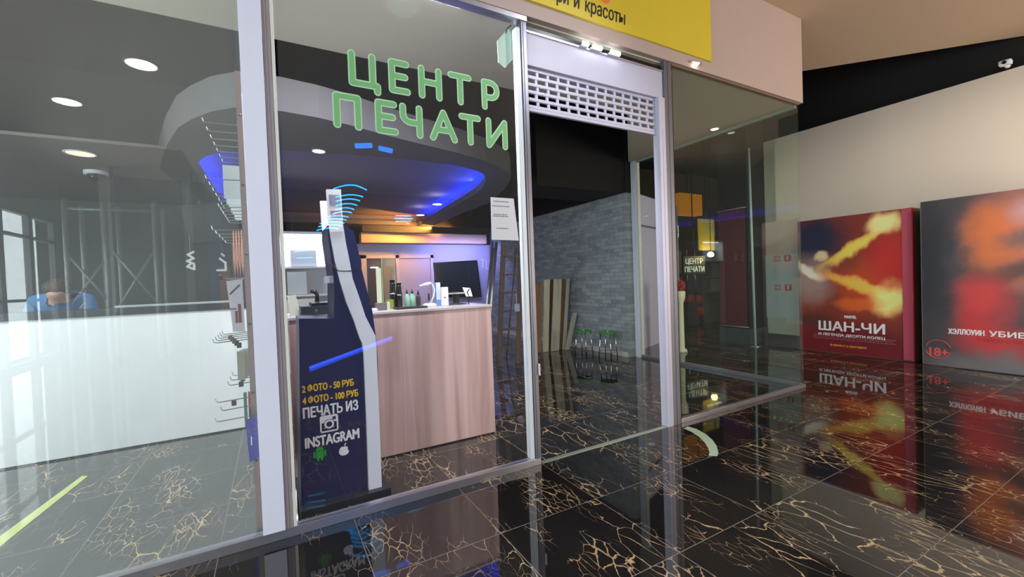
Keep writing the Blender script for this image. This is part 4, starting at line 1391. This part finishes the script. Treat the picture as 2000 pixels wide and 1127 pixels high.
# ---- person in a blue jacket bent over the desk behind the white counter
t = thing('person', 'person in a blue jacket bent over behind the white counter', 'person', (-1.78, 5.95, 0))
def skin_body(name, joints, edges, mat, parent, sub=2):
    me = bpy.data.meshes.new(name)
    off = world_origin(parent)
    me.from_pydata([tuple(Vector(j[0]) - off) for j in joints], edges, [])
    o = bpy.data.objects.new(name, me); COL.objects.link(o); o.parent = parent
    sk = o.modifiers.new('skin', 'SKIN')
    for i, j in enumerate(joints):
        r = j[1] if isinstance(j[1], tuple) else (j[1], j[1])
        me.skin_vertices[0].data[i].radius = r
    me.skin_vertices[0].data[0].use_root = True
    ss = o.modifiers.new('subsurf', 'SUBSURF'); ss.levels = sub; ss.render_levels = sub
    dg = bpy.context.evaluated_depsgraph_get()
    m2 = bpy.data.meshes.new_from_object(o.evaluated_get(dg))
    o.modifiers.clear()
    o.data = m2
    bpy.data.meshes.remove(me)
    o.data.materials.clear(); o.data.materials.append(mat)
    for p in o.data.polygons:
        p.use_smooth = True
    return o


SKIN = pbr('skin', (206, 160, 136), 0.55)
JK = pbr('blue_jacket', (60, 112, 160), 0.7, var=0.2, scale=8)
JEANS = pbr('dark_jeans', (34, 40, 58), 0.8)
J = [((-1.88, 6.18, 0.82), (0.17, 0.13)), ((-1.86, 6.10, 1.02), (0.16, 0.12)), ((-1.84, 5.99, 1.22), (0.17, 0.12)), ((-1.82, 5.88, 1.41), (0.14, 0.10)),
     ((-1.80, 5.80, 1.43), (0.06, 0.06)), ((-1.79, 5.72, 1.45), (0.075, 0.08)), ((-1.785, 5.66, 1.50), (0.085, 0.095)), ((-1.785, 5.65, 1.55), (0.06, 0.07)),
     ((-2.00, 5.90, 1.39), (0.075, 0.075)), ((-2.06, 5.85, 1.10), (0.058, 0.058)), ((-1.96, 5.72, 0.96), (0.042, 0.042)), ((-1.90, 5.66, 0.95), (0.036, 0.028)),
     ((-1.64, 5.88, 1.39), (0.075, 0.075)), ((-1.58, 5.82, 1.10), (0.058, 0.058)), ((-1.66, 5.70, 0.96), (0.042, 0.042)), ((-1.72, 5.66, 0.95), (0.036, 0.028)),
     ((-1.98, 6.16, 0.74), (0.10, 0.10)), ((-1.99, 6.10, 0.46), (0.065, 0.065)), ((-1.99, 6.22, 0.09), (0.05, 0.05)), ((-1.99, 6.08, 0.045), (0.045, 0.04)),
     ((-1.78, 6.16, 0.74), (0.10, 0.10)), ((-1.77, 6.10, 0.46), (0.065, 0.065)), ((-1.77, 6.22, 0.09), (0.05, 0.05)), ((-1.77, 6.08, 0.045), (0.045, 0.04))]
E_ = [(0, 1), (1, 2), (2, 3), (3, 4), (4, 5), (5, 6), (6, 7), (3, 8), (8, 9), (9, 10), (10, 11), (3, 12), (12, 13), (13, 14), (14, 15),
      (0, 16), (16, 17), (17, 18), (18, 19), (0, 20), (20, 21), (21, 22), (22, 23)]
pb = skin_body('body', J, E_, SKIN, t)
J2 = [(j[0], (j[1][0] + 0.014, j[1][1] + 0.014)) for j in J[:4]] + [(J[4][0], (0.085, 0.08))] + [(J[k][0], (J[k][1][0] + 0.016,) * 2) for k in (8, 9, 10, 12, 13, 14)]
skin_body('jacket', J2, [(0, 1), (1, 2), (2, 3), (3, 4), (3, 5), (5, 6), (6, 7), (3, 8), (8, 9), (9, 10)], JK, t)
J3 = [(J[0][0], (0.185, 0.15))] + [(J[k][0], (J[k][1][0] + 0.014,) * 2) for k in (16, 17, 18, 20, 21, 22)]
skin_body('trousers', J3, [(0, 1), (1, 2), (2, 3), (0, 4), (4, 5), (5, 6)], JEANS, t)
b = MB()
bmesh.ops.create_uvsphere(b.bm, u_segments=24, v_segments=14, radius=1.0)
for v in b.bm.verts:
    w = 1 + 0.04 * math.sin(9 * v.co.x) * math.sin(7 * v.co.y)
    v.co = Vector((-1.785 + v.co.x * 0.098 * w, 5.685 + v.co.y * 0.108 * w, 1.530 + v.co.z * 0.085 * w))
put('hair', b, pbr('brown_hair', (60, 44, 34), 0.7, var=0.4, scale=30), t, smooth=True)


# ================================================================== DISPLAY RACK BY THE COLUMN
t = thing('display_rack', 'white pegboard display rack bristling with wire hooks beside the lilac column', 'display rack', (-0.12, 3.5, 0))
RK = t
b = MB(); b.box(-0.130, -0.112, 2.93, 4.15, 0.20, 2.66)
put('pegboard', b, pbr('pegboard_white', (214, 212, 216), 0.5), t)
b = MB(); b.box(-0.134, -0.106, 2.905, 2.93, 0.0, 2.70)
put('upright', b, pbr('rack_brown_edge', (150, 120, 112), 0.5), t)
b = MB(); b.box(-0.134, -0.106, 4.15, 4.175, 0.0, 2.70)
put('upright', b, pbr('rack_brown_edge', (150, 120, 112), 0.5), t)
for z in (0.45, 0.85, 1.25, 1.65, 2.05, 2.45):
    b = MB(); b.tube([(-0.120, 2.904, z), (-0.120, 2.898, z)], 0.007, 8)
    put('screw', b, BLACKG, t)
HK = MB()
def hook(y, z, length, tip=0.018):
    b = MB()
    x = -0.130
    b.tube([(x, y, z), (x - length + 0.012, y, z - 0.006), (x - length, y, z - 0.002), (x - length - 0.006, y, z + tip)], 0.0032, 6)
    return put('hook', b, WIRE, RK)
def clip(y, z, length):
    b = MB(); b.box(-0.13 - length - 0.012, -0.13 - length + 0.012, y - 0.008, y + 0.008, z - 0.016, z + 0.014, bevel=0.002)
    return put('price_clip', b, BLACKG, RK)
for k in range(7):
    hook(2.95 + 0.185 * k, 2.405 + 0.010 * k, 0.165)
for k in range(7):
    hook(2.95 + 0.175 * k, 2.085, 0.165)
for k in range(6):
    hook(3.30 + 0.15 * k, 1.985, 0.14)
for k in range(5):
    hook(2.97 + 0.20 * k, 1.80, 0.15)
for k in range(4):
    hook(2.96 + 0.16 * k, 1.52, 0.12); clip(2.96 + 0.16 * k, 1.52, 0.12)
for k in range(5):
    hook(2.96 + 0.13 * k, 1.155, 0.17); clip(2.96 + 0.13 * k, 1.125, 0.05 + 0.02 * k)
for k in range(3):
    hook(2.97 + 0.16 * k, 0.90, 0.11); clip(2.97 + 0.16 * k, 0.895, 0.05)
for i, (y, z, l) in enumerate(((2.95, 0.815, 0.17), (2.97, 0.76, 0.15), (2.95, 0.705, 0.175))):
    hook(y, z, l)
clip(2.97, 0.79, 0.09)
# goods hung on the hooks (top-level)
def slab(name, x0, x1, y0, y1, z0, z1, mat, label, cat, group=None, bevel=0.002):
    b = MB(); b.box(x0, x1, y0, y1, z0, z1, bevel=bevel)
    return tag(put(name, b, mat), label, cat, group)
SLATM = pbr('white_card_stock', (228, 232, 234), 0.5)
for k in range(7):
    y = 3.02 + 0.16 * k
    slab('price_card', -0.222, -0.140, y, y + 0.012, 1.99 - 0.01 * (k % 2), 2.075 + (0.11 if k < 2 else 0), SLATM,
         ['nearest white blank card hanging on the rack hooks', 'second white blank card behind the nearest on the rack', 'third white blank card in the rack row', 'middle white blank card of the rack row, fourth from the glass', 'fifth white blank card from the glass on the rack', 'sixth white blank card, last but one on the rack', 'farthest white blank card from the glass on the rack'][k], 'card', 'white cards hanging on the rack')
t = thing('cable_bundle', 'bundle of copper coloured charging cables hanging on the rack', 'cable', (-0.17, 3.0, 1.50), 'goods on the rack')
for k in range(4):
    b = MB(); x = -0.142 - 0.014 * k; y = 2.97 + 0.012 * k
    b.tube([(x, y, 1.795), (x - 0.004, y, 1.62), (x - 0.001, y, 1.53), (x + 0.003, y, 1.62), (x + 0.002, y, 1.795)], 0.0028, 6)
    put('cable', b, pbr('copper_cable', (206, 140, 116), 0.35, 0.5), t)
t = thing('blister_pack', 'white hanging pack with dark red bars printed on it', 'pack', (-0.18, 2.96, 1.2), 'goods on the rack')
b = MB(); b.prism([(-0.228, 1.50), (-0.150, 1.51), (-0.148, 1.20), (-0.206, 1.205)], 2.965, 2.985, 'y')
put('card', b, pbr('pack_card', (226, 216, 222), 0.45), t)
b = MB()
b.box(-0.192, -0.180, 2.963, 2.9645, 1.255, 1.325); b.box(-0.176, -0.162, 2.963, 2.9645, 1.255, 1.365)
put('red_print', b, pbr('pack_dark_red', (130, 44, 60), 0.5), t)
b = MB(); b.capsules([[(-0.212, 1.425), (-0.165, 1.475)]], 0.004, 2.963, 2.9645); b.box(-0.215, -0.185, 2.963, 2.9645, 1.335, 1.341)
put('black_print', b, INK, t)
for k in range(3):
    slab('clear_pack', -0.196 + 0.012 * k, -0.160 + 0.012 * k, 2.98 + 0.05 * k, 3.0 + 0.05 * k, 0.915, 1.085, pbr('grey_beige_pack', (176, 168, 150), 0.3),
         ['nearest grey beige packet hanging low on the rack', 'middle grey beige packet hanging low on the rack', 'rear grey beige packet hanging low on the rack'][k], 'packet', 'grey packets on the rack')
for k, (c, nm, x0) in enumerate((((70, 130, 120), 'teal', -0.172), ((220, 90, 40), 'red orange', -0.150), ((236, 180, 70), 'orange yellow', -0.132))):
    x1 = x0 + 0.016
    slab('marker_pack', x0, x1, 2.965 + 0.012 * k, 2.985 + 0.012 * k, 0.70 if k else 0.64, 0.84, pbr('pack_' + nm.replace(' ', '_'), c, 0.4), nm + ' slim packet hanging above the blue box on the rack', 'packet', 'coloured packets on the rack')
t = thing('hanging_box', 'tall indigo blue box hanging at the bottom of the rack', 'box', (-0.13, 2.895, 0.45), 'goods on the rack')
b = MB(); b.prism([(-0.163, 0.70), (-0.108, 0.71), (-0.104, 0.475), (-0.153, 0.452)], 2.884, 2.896, 'y')
put('box', b, pbr('indigo_box', (64, 54, 160), 0.4), t)
b = MB(); b.box(-0.142, -0.136, 2.8825, 2.884, 0.55, 0.60)
put('print', b, TXTW, t)
b = MB(); b.tube([(-0.138, 2.890, 0.70), (-0.140, 2.890, 0.765)], 0.006, 6)
put('hang_tab', b, BLACKG, t)

# ================================================================== BACK OF THE SHOP
# doors on the lavender back wall
b = MB()
FR = LAVW
for (xa, xb, za, zb) in ((1.86, 2.06, 0, 2.18), (2.78, 2.86, 0, 2.18), (3.70, 3.78, 0, 2.18), (1.86, 3.78, 2.10, 2.18)):
    b.box(xa, xb, 10.94, 11.0, za, zb)
d = struct('door_1', b, pbr('door_frame_paint', (216, 212, 222), 0.6))
b = MB(); b.box(2.86, 3.70, 10.97, 10.99, 0, 2.10)
lf = put('door_leaf', b, pbr('door_leaf_paint', (200, 198, 216), 0.55), d)
b = MB(); b.box(3.60, 3.635, 10.955, 10.97, 0.98, 1.16)
put('door_handle', b, BLACKG, lf)
b = MB(); b.box(2.06, 2.78, 10.97, 10.985, 0, 2.10)
gl = put('glass_leaf', b, pbr('dark_door_glass', (84, 84, 92), 0.1), d)
b = MB(); b.box(2.28, 2.40, 10.955, 10.969, 0, 1.86)
put('lit_panel', b, glow('pale_lit_panel', (236, 246, 214), 0.9), gl)
b = MB(); b.box(2.42, 2.44, 10.955, 10.969, 0, 2.10)
put('lit_edge', b, glow('pale_lit_edge', (210, 226, 190), 0.6), gl)
b = MB(); b.box(2.46, 2.66, 10.96, 10.969, 0, 1.9)
put('side_panel', b, pbr('olive_grey_panel', (150, 154, 136), 0.4), gl)
b = MB(); b.lathe([(0.0001, 0), (0.09, 0), (0.1, 0.02), (0.0001, 0.03)], (2.24, 10.93, 1.86), 20)
put('lamp_glow', b, glow('white_lamp_spot', (246, 250, 236), 3.0), gl)

t = thing('wall_television', 'large dark television fixed on the lavender back wall', 'television', (4.5, 10.95, 1.0))
b = MB(); b.prism([(3.763, 1.974), (5.049, 2.030), (5.149, 0.990), (3.824, 1.045)], 10.93, 10.985, 'y')
put('frame', b, BLACKG, t)
b = MB(); b.prism([(3.802, 1.933), (5.014, 1.987), (5.101, 1.036), (3.866, 1.084)], 10.925, 10.9295, 'y')
put('screen', b, pbr('tv_screen', (34, 42, 42), 0.15), t)
b = MB(); b.box(4.3, 4.7, 10.985, 11.0, 1.4, 1.7)
put('wall_mount', b, BLACKG, t)
t = thing('wall_letters', 'two white letters mounted on the lavender wall right of the television', 'letters', (5.3, 10.98, 1.78))
a_, c_ = (5.175, 10.980, 1.829), (5.365, 10.980, 1.753)
put('letter', fit_text('Т', a_[0], a_[0] + 0.14, 0.24, 10.985, 0.02, 0.004, z=a_[2] - 0.02), TXTW, t)
put('letter', fit_text('Ц', a_[0] + 0.16, a_[0] + 0.32, 0.24, 10.985, 0.02, 0.004, z=a_[2] - 0.06), TXTW, t)

# amber lit bulkhead over the back wall
b = MB(); b.box(1.9, 5.2, 10.60, 10.9, 2.46, 2.70)
struct('wall_bulkhead', b, pbr('bulkhead_pale', (206, 176, 150), 0.7))
tag(put('amber_light_strip', (lambda m: m.tube([(2.0, 10.50, 2.80), (4.6, 10.50, 2.80)], 0.012, 6) and m)(MB()), glow('amber_led', (255, 120, 10), 30.0)), 'amber LED strip glowing above the back wall bulkhead', 'light strip')
b = MB(); b.box(1.9, 5.2, 10.46, 10.54, 2.70, 2.785); b.box(1.9, 5.2, 10.44, 10.46, 2.70, 2.86)
struct('wall_bulkhead', b, DARKG)
lamp('amber_wash', 'AREA', (3.3, 10.30, 2.84), 70, (1.0, 0.45, 0.08), 2.4, 0.05, aim=(3.0, 10.9, 2.58))
lamp('violet_wash', 'AREA', (4.4, 10.2, 2.42), 30, (0.35, 0.35, 1.0), 1.6, 0.1, aim=(4.4, 11.0, 1.5))
lamp('blue_cove_wash', 'AREA', (3.0, 6.6, 3.02), 22, (0.12, 0.2, 1.0), 0.08, 3.4, aim=(1.6, 6.4, 3.14))

# bright photo lab corner at the left of the back area
t = thing('lab_shelf', 'brightly lit white photo lab shelf unit at the back left behind the kiosk', 'shelf unit', (0.55, 8.0, 0))
b = MB(); b.box(0.10, 0.98, 8.10, 8.14, 0.0, 2.30)
put('back_panel', b, WHITEL, t)
b = MB(); b.box(0.08, 0.11, 7.62, 8.14, 0.0, 2.30)
put('side_panel', b, WHITEL, t)
b = MB(); b.box(0.97, 1.0, 7.62, 8.14, 0.0, 2.30)
put('side_panel', b, WHITEL, t)
for z in (0.9, 1.30, 1.75):
    b = MB(); b.box(0.11, 0.97, 7.64, 8.10, z, z + 0.03)
    put('shelf', b, WHITEL, t)
b = MB(); b.box(0.10, 0.98, 7.62, 8.14, 2.30, 2.34)
put('top_panel', b, WHITEL, t)
b = MB(); b.box(0.20, 0.90, 7.70, 7.76, 2.275, 2.298)
put('tube_lamp', b, glow('lab_tube_glow', (235, 246, 255), 12.0), t)
lamp('lab_light', 'AREA', (0.55, 7.72, 2.26), 30, (0.9, 0.96, 1.0), 0.8, 0.1, aim=(0.55, 7.98, 1.2))
downlight((0.5, 5.0, 2.899), 0.07, 'small round downlight in the grey ceiling raft above the flat printer', COOLG, power=90, col=(0.85, 0.88, 1.0))
for i, (x0, x1, z0, z1, c) in enumerate(((0.22, 0.50, 1.335, 1.70, (214, 222, 214)), (0.16, 0.60, 0.935, 1.26, (226, 232, 220)), (0.28, 0.66, 1.785, 2.05, (206, 214, 226)))):
    slab('paper_box', x0, x1, 7.70, 7.90, z0, z1, pbr('paper_box_%d' % i, c, 0.6), ['white paper box on the middle shelf of the lit lab unit', 'wide cream paper box on the lowest lit lab shelf', 'bluish white paper box on the top lit lab shelf'][i], 'box', 'paper boxes on the lab shelves')

# lettering glimpsed above the white counter: three white glyph cut-outs on a dark hanging board
t = thing('hanging_letters', 'three small white glyphs hanging in a row above the white counter', 'letters', (-0.75, 7.5, 1.6))
def gly(strokes, c, s):
    b = MB(); b.capsules([[(c[0] + u * s, c[2] + v * s) for u, v in st] for st in strokes], 0.014, 7.49, 7.50)
    put('glyph', b, TXTW, t)
    b = MB(); b.tube([(c[0], 7.497, c[2] + 0.1), (c[0], 7.497, 2.9)], 0.003, 5)
    put('hanger', b, WIRE, t)
gly([[(0.3, 1), (-0.2, 0.7), (0.3, 0.3), (-0.3, 0.0), (0.3, -0.3), (0.3, -0.9), (-0.3, -0.6), (0.0, -0.3)]], (-0.985, 7.495, 1.875), 0.13)
gly([[(0.3, 0.0), (0.3, -0.9), (-0.5, -0.9)], [(-0.2, 0.4), (0.2, 0.0)], [(0.0, 0.9), (0.2, 0.7)]], (-0.613, 7.495, 1.856), 0.13)
gly([[(0.4, 0.9), (-0.3, 0.2), (0.4, -0.2), (0.4, -0.8), (-0.5, -0.5)]], (-0.295, 7.495, 1.868), 0.13)

# ================================================================== CORRIDOR BEYOND THE CORNER PANE
def sign_board(name, label, cat, x, y0, y1, z0, z1, mat, post=True):
    t = thing(name, label, cat, (x, (y0 + y1) / 2, 0 if post else z0))
    b = MB(); b.box(x, x + 0.04, y0, y1, z0, z1, bevel=0.004)
    put('panel', b, mat, t)
    return t


def cpx(px, py, y):
    return at_(px, py, y)


YC = 7.6
oa, ob = (9.385, 7.600, 3.564), (10.283, 7.600, 3.000)
t = thing('kiosk_sign', 'glowing orange square sign high up in the side corridor', 'sign', ((oa[0] + ob[0]) / 2, YC, ob[2]))
b = MB(); b.box(oa[0], ob[0], YC, YC + 0.25, ob[2], oa[2], bevel=0.006)
put('lightbox', b, pbr('orange_lightbox', (240, 150, 30), 0.4, emit=(250, 150, 30), estr=0.3), t)
b = MB(); b.tube([((oa[0] + ob[0]) / 2, YC + 0.12, oa[2]), ((oa[0] + ob[0]) / 2, YC + 0.12, 6.6)], 0.02, 8)
put('hanger', b, BLACKG, t)
ya_, yb_ = (10.110, 7.600, 2.910), (10.767, 7.600, 2.055)
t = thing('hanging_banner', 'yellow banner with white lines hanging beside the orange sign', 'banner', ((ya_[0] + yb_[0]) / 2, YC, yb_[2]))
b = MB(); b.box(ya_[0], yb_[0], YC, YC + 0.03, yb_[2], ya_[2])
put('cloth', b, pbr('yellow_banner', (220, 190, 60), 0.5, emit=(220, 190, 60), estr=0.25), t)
for k in range(5):
    z = yb_[2] + (ya_[2] - yb_[2]) * (0.5 + 0.08 * k)
    b = MB(); b.box(ya_[0] + 0.25, yb_[0] + 0.02, YC - 0.004, YC, z, z + 0.03)
    put('print_line', b, TXTW, t)
b = MB(); b.tube([((ya_[0] + yb_[0]) / 2, YC + 0.01, ya_[2]), ((ya_[0] + yb_[0]) / 2, YC + 0.01, 6.6)], 0.015, 8)
put('hanger', b, BLACKG, t)
# small shop stall with its own sign
sa, sb = (9.393, 7.550, 1.902), (10.278, 7.550, 1.412)
t = thing('stall_sign', 'small grey hanging sign with two white words in the side corridor', 'sign', ((sa[0] + sb[0]) / 2, 7.55, sb[2]))
b = MB(); b.box(sa[0], sb[0], 7.55, 7.60, sb[2], sa[2], bevel=0.01)
put('panel', b, pbr('sign_grey_green', (58, 66, 60), 0.5), t)
SIGNW = pbr('lit_sign_letters', (240, 244, 244), 0.5, emit=(240, 246, 246), estr=0.55)
w_ = sb[0] - sa[0]; h_ = sa[2] - sb[2]
put('lettering', fit_text('ЦЕНТР', sa[0] + 0.10 * w_, sb[0] - 0.12 * w_, h_ * 0.28, 7.5495, 0.02, 0.004, z=sb[2] + h_ * 0.58), SIGNW, t)
put('lettering', fit_text('ПЕЧАТИ', sa[0] + 0.06 * w_, sb[0] - 0.05 * w_, h_ * 0.28, 7.5495, 0.02, 0.004, z=sb[2] + h_ * 0.14), SIGNW, t)
b = MB(); b.tube([((sa[0] + sb[0]) / 2, 7.58, sa[2]), ((sa[0] + sb[0]) / 2, 7.58, 6.6)], 0.015, 8)
put('hanger', b, BLACKG, t)
wa = (10.307, 7.400, 1.929)
t = thing('pendant_lamp', 'warm glowing pendant lamp hanging in the side corridor', 'lamp', (wa[0], 7.4, wa[2] - 0.08))
b = MB(); b.lathe([(0.0001, -0.07), (0.07, -0.05), (0.085, 0.0), (0.05, 0.06), (0.0001, 0.075)], wa, 20)
put('bulb', b, glow('warm_bulb_glow', (255, 214, 120), 20.0), t)
b = MB(); b.tube([(wa[0], 7.4, wa[2] + 0.07), (wa[0], 7.4, 6.6)], 0.01, 6)
put('cord', b, BLACKG, t)
lamp('pendant_light', 'POINT', (wa[0] + 0.3, 7.0, wa[2] - 0.15), 12, (1.0, 0.75, 0.42), 0.1)
ga = (9.426, 7.700, 2.561)
t = thing('lit_panel', 'small bright cream light panel at the left of the yellow banner', 'light panel', (ga[0], 7.7, ga[2] - 0.15))
b = MB(); b.box(ga[0] - 0.22, ga[0] - 0.0, 7.7, 7.74, ga[2] - 0.16, ga[2] + 0.16, bevel=0.006)
put('diffuser', b, glow('cream_panel_glow', (255, 244, 214), 3.0), t)
b = MB(); b.tube([(ga[0] - 0.12, 7.95, ga[2] + 0.1), (ga[0] - 0.12, 7.95, 6.6)], 0.012, 6)
put('hanger', b, BLACKG, t)
# stall with goods and an orange armchair far down the corridor
t = thing('market_stall', 'low stall with dim glass shelves under the small grey sign', 'stall', (9.7, 8.0, 0))
b = MB(); b.box(9.15, 10.35, 7.9, 8.4, 0.0, 0.62)
put('base', b, pbr('stall_brown', (96, 76, 56), 0.5), t)
b = MB(); b.box(9.15, 10.35, 7.9, 8.4, 1.42, 1.45)
put('shelf', b, pbr('stall_shelf', (150, 140, 120), 0.4), t)
for x in (9.17, 9.6, 10.0, 10.33):
    b = MB(); b.tube([(x, 7.92, 0.62), (x, 7.92, 2.1)], 0.02, 8)
    put('post', b, CHROME, t)
b = MB(); b.box(9.16, 10.34, 8.36, 8.40, 0.62, 2.1)
put('back_panel', b, pbr('stall_grey_back', (120, 110, 92), 0.4), t)
t = thing('armchair', 'orange rounded armchair at the far right of the corridor stall', 'chair', (10.95, 8.6, 0))
b = MB(); b.lathe([(0.0001, 0.12), (0.36, 0.12), (0.40, 0.3), (0.36, 0.42), (0.0001, 0.45)], (10.95, 8.6, 0), 28)
put('seat', b, pbr('orange_upholstery', (206, 82, 40), 0.7), t)
b = MB()
b.tube([(10.95 + 0.36 * math.cos(a), 8.6 + 0.36 * math.sin(a), 0.62) for a in [PI * k / 14 - 0.2 for k in range(17)]], 0.14, 12)
put('backrest', b, pbr('orange_upholstery', (206, 82, 40), 0.7), t)
for sx, sy in ((-1, -1), (1, -1), (1, 1), (-1, 1)):
    b = MB(); b.tube([(10.95 + sx * 0.2, 8.6 + sy * 0.2, 0.13), (10.95 + sx * 0.24, 8.6 + sy * 0.24, 0.0)], 0.02, 8)
    put('leg', b, BLACKG, t)
# white pedestal with red flower ball
pa = (5.829, 4.773, 0.000)
t = thing('flower_stand', 'slim white pedestal topped with a red flower ball just beyond the glass return', 'flower stand', (6.55, 5.35, 0))
b = MB(); b.lathe([(0.0001, 0), (0.10, 0), (0.10, 0.03), (0.055, 0.08), (0.05, 0.9), (0.085, 1.0), (0.09, 1.12), (0.0001, 1.13)], (6.55, 5.35, 0), 24)
put('pedestal', b, pbr('cream_pedestal', (232, 222, 200), 0.5), t)
b = MB()
for k in range(26):
    a = k * 2.39996; zz = 1 - 2 * (k + 0.5) / 26; r = math.sqrt(1 - zz * zz)
    b.lathe([(0.0001, -0.03), (0.026, -0.015), (0.03, 0.0), (0.022, 0.022), (0.0001, 0.03)], (6.55 + 0.075 * r * math.cos(a), 5.35 + 0.075 * r * math.sin(a), 1.22 + 0.085 * zz), 8)
put('flower_ball', b, pbr('red_petals', (170, 34, 44), 0.6, var=0.3, scale=20), t, smooth=True)

# ================================================================== THE HALL BEHIND THE CAMERA (seen mirrored in the panes)
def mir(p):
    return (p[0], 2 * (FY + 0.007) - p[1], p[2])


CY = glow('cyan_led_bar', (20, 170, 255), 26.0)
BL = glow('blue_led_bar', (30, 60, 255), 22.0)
t = thing('light_installation', 'hanging twisted ladder of cyan LED light bars in the hall', 'light installation', (1.0, -1.97, 2.2))
bars = [((0.953, 7.600, 3.052), (1.484, 7.600, 3.072)), ((0.987, 7.600, 2.919), (1.412, 7.600, 2.954)), ((0.992, 7.600, 2.852), (1.359, 7.600, 2.882)), ((0.981, 7.600, 2.775), (1.314, 7.600, 2.801)), ((0.971, 7.600, 2.707), (1.261, 7.600, 2.729)), ((0.928, 7.600, 2.638), (1.226, 7.600, 2.668)),
        ((0.770, 7.600, 2.564), (1.166, 7.600, 2.596)), ((0.753, 7.600, 2.522), (1.131, 7.600, 2.544)), ((0.728, 7.600, 2.471), (1.097, 7.600, 2.491)), ((0.703, 7.600, 2.420), (1.055, 7.600, 2.447)), ((0.677, 7.600, 2.362), (1.005, 7.600, 2.395))]
for i, (a_, c_) in enumerate(bars):
    b = MB()
    A_, C_ = mir(a_), mir(c_)
    n = 9
    b.tube([(A_[0] + (C_[0] - A_[0]) * k / n, A_[1] + 0.12 * math.sin(PI * k / n), A_[2] + (C_[2] - A_[2]) * k / n + (0.05 if i == 0 else 0.012) * math.sin(PI * k / n)) for k in range(n + 1)], 0.011, 6)
    put('light_bar', b, CY, t)
for j in (0, 1):
    b = MB()
    pts_ = [mir(q[j]) for q in bars]
    b.tube([(p[0], p[1], p[2]) for p in pts_], 0.004, 5)
    put('side_wire', b, WIRE, t)
    b = MB(); b.tube([pts_[0], (pts_[0][0], pts_[0][1], 4.45)], 0.003, 5)
    put('cable', b, WIRE, t)
def light_group(label, segs, mat, r=0.012):
    pts = [(mir(a_), mir(c_)) for a_, c_ in segs]
    xs = [p[0] for q in pts for p in q]; zs = [p[2] for q in pts for p in q]
    t = thing('pendant_light', label, 'light', (sum(xs) / len(xs), pts[0][0][1], min(zs)), 'blue lights in the hall')
    for A_, C_ in pts:
        b = MB(); b.tube([A_, C_], r, 8)
        put('light_bar', b, mat, t)
    m_ = pts[0][0]
    b = MB(); b.tube([(m_[0], m_[1] + 0.03, min(zs)), (m_[0], m_[1] + 0.03, 4.45)], 0.003, 5)
    put('cable', b, WIRE, t)
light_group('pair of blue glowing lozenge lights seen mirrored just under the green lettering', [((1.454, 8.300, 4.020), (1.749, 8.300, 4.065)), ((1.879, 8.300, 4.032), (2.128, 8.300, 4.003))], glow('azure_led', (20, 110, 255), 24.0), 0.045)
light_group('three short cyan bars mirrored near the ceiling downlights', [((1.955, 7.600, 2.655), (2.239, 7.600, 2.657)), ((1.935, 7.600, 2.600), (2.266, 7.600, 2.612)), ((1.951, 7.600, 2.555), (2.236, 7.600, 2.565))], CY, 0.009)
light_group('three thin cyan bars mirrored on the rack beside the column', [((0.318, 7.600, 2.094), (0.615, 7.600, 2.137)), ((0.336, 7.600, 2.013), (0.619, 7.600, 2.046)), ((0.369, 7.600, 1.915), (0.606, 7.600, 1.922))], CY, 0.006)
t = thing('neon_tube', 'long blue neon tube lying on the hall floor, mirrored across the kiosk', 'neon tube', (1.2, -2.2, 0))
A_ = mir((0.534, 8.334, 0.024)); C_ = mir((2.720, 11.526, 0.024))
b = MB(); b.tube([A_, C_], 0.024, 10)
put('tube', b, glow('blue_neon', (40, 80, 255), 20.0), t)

# scaffolding tower with diagonal braces
def pole_set(name, label, cat, xs, y, z1, braces):
    t = thing(name, label, cat, ((xs[0] + xs[-1]) / 2, y, 0))
    for x in xs:
        b = MB(); b.tube([(x, y, 0), (x, y, z1)], 0.045, 10)
        put('upright', b, pbr('scaffold_zinc', (196, 204, 206), 0.4, 0.3), t)
        b = MB(); b.tube([(x, y - 0.9, 0), (x, y - 0.9, z1)], 0.045, 10)
        put('upright', b, pbr('scaffold_zinc', (196, 204, 206), 0.4, 0.3), t)
    for (a, c) in braces:
        b = MB(); b.tube([(a[0], y, a[1]), (c[0], y, c[1])], 0.026, 8)
        put('brace', b, pbr('scaffold_zinc', (196, 204, 206), 0.4, 0.3), t)
    return t
SYR = -6.2
pole_set('scaffold', 'zinc scaffold tower standing in the hall behind', 'scaffold', [-3.55, -2.95, -2.15], SYR, 3.4,
         [((-3.55, 2.3), (-2.95, 1.3)), ((-3.55, 1.2), (-2.95, 2.2)), ((-2.95, 0.9), (-2.15, 2.4)), ((-3.55, 3.2), (-2.15, 3.2)), ((-2.95, 2.5), (-2.15, 1.2))])
for i, (x, w_, z1, c, lab) in enumerate(((-3.28, 0.10, 4.45, (196, 194, 186), 'plaster splashed pale pillar behind the scaffold in the hall'), (-1.75, 0.09, 4.45, (150, 156, 158), 'grey steel pillar right of the scaffold in the hall'), (-1.20, 0.16, 4.45, (70, 90, 140), 'dark blue pillar in the hall'))):
    b = MB(); b.box(x - w_, x + w_, -7.9, -7.6, 0, z1)
    tag(put('pillar', b, pbr('pillar_%d' % i, c, 0.7, var=0.2, scale=5)), lab, 'pillar', 'hall pillars')
slab('orange_post', -1.05, -0.85, -6.6, -6.4, 0, 2.0, pbr('orange_post_paint', (206, 124, 70), 0.6), 'orange box post standing in the hall', 'post')
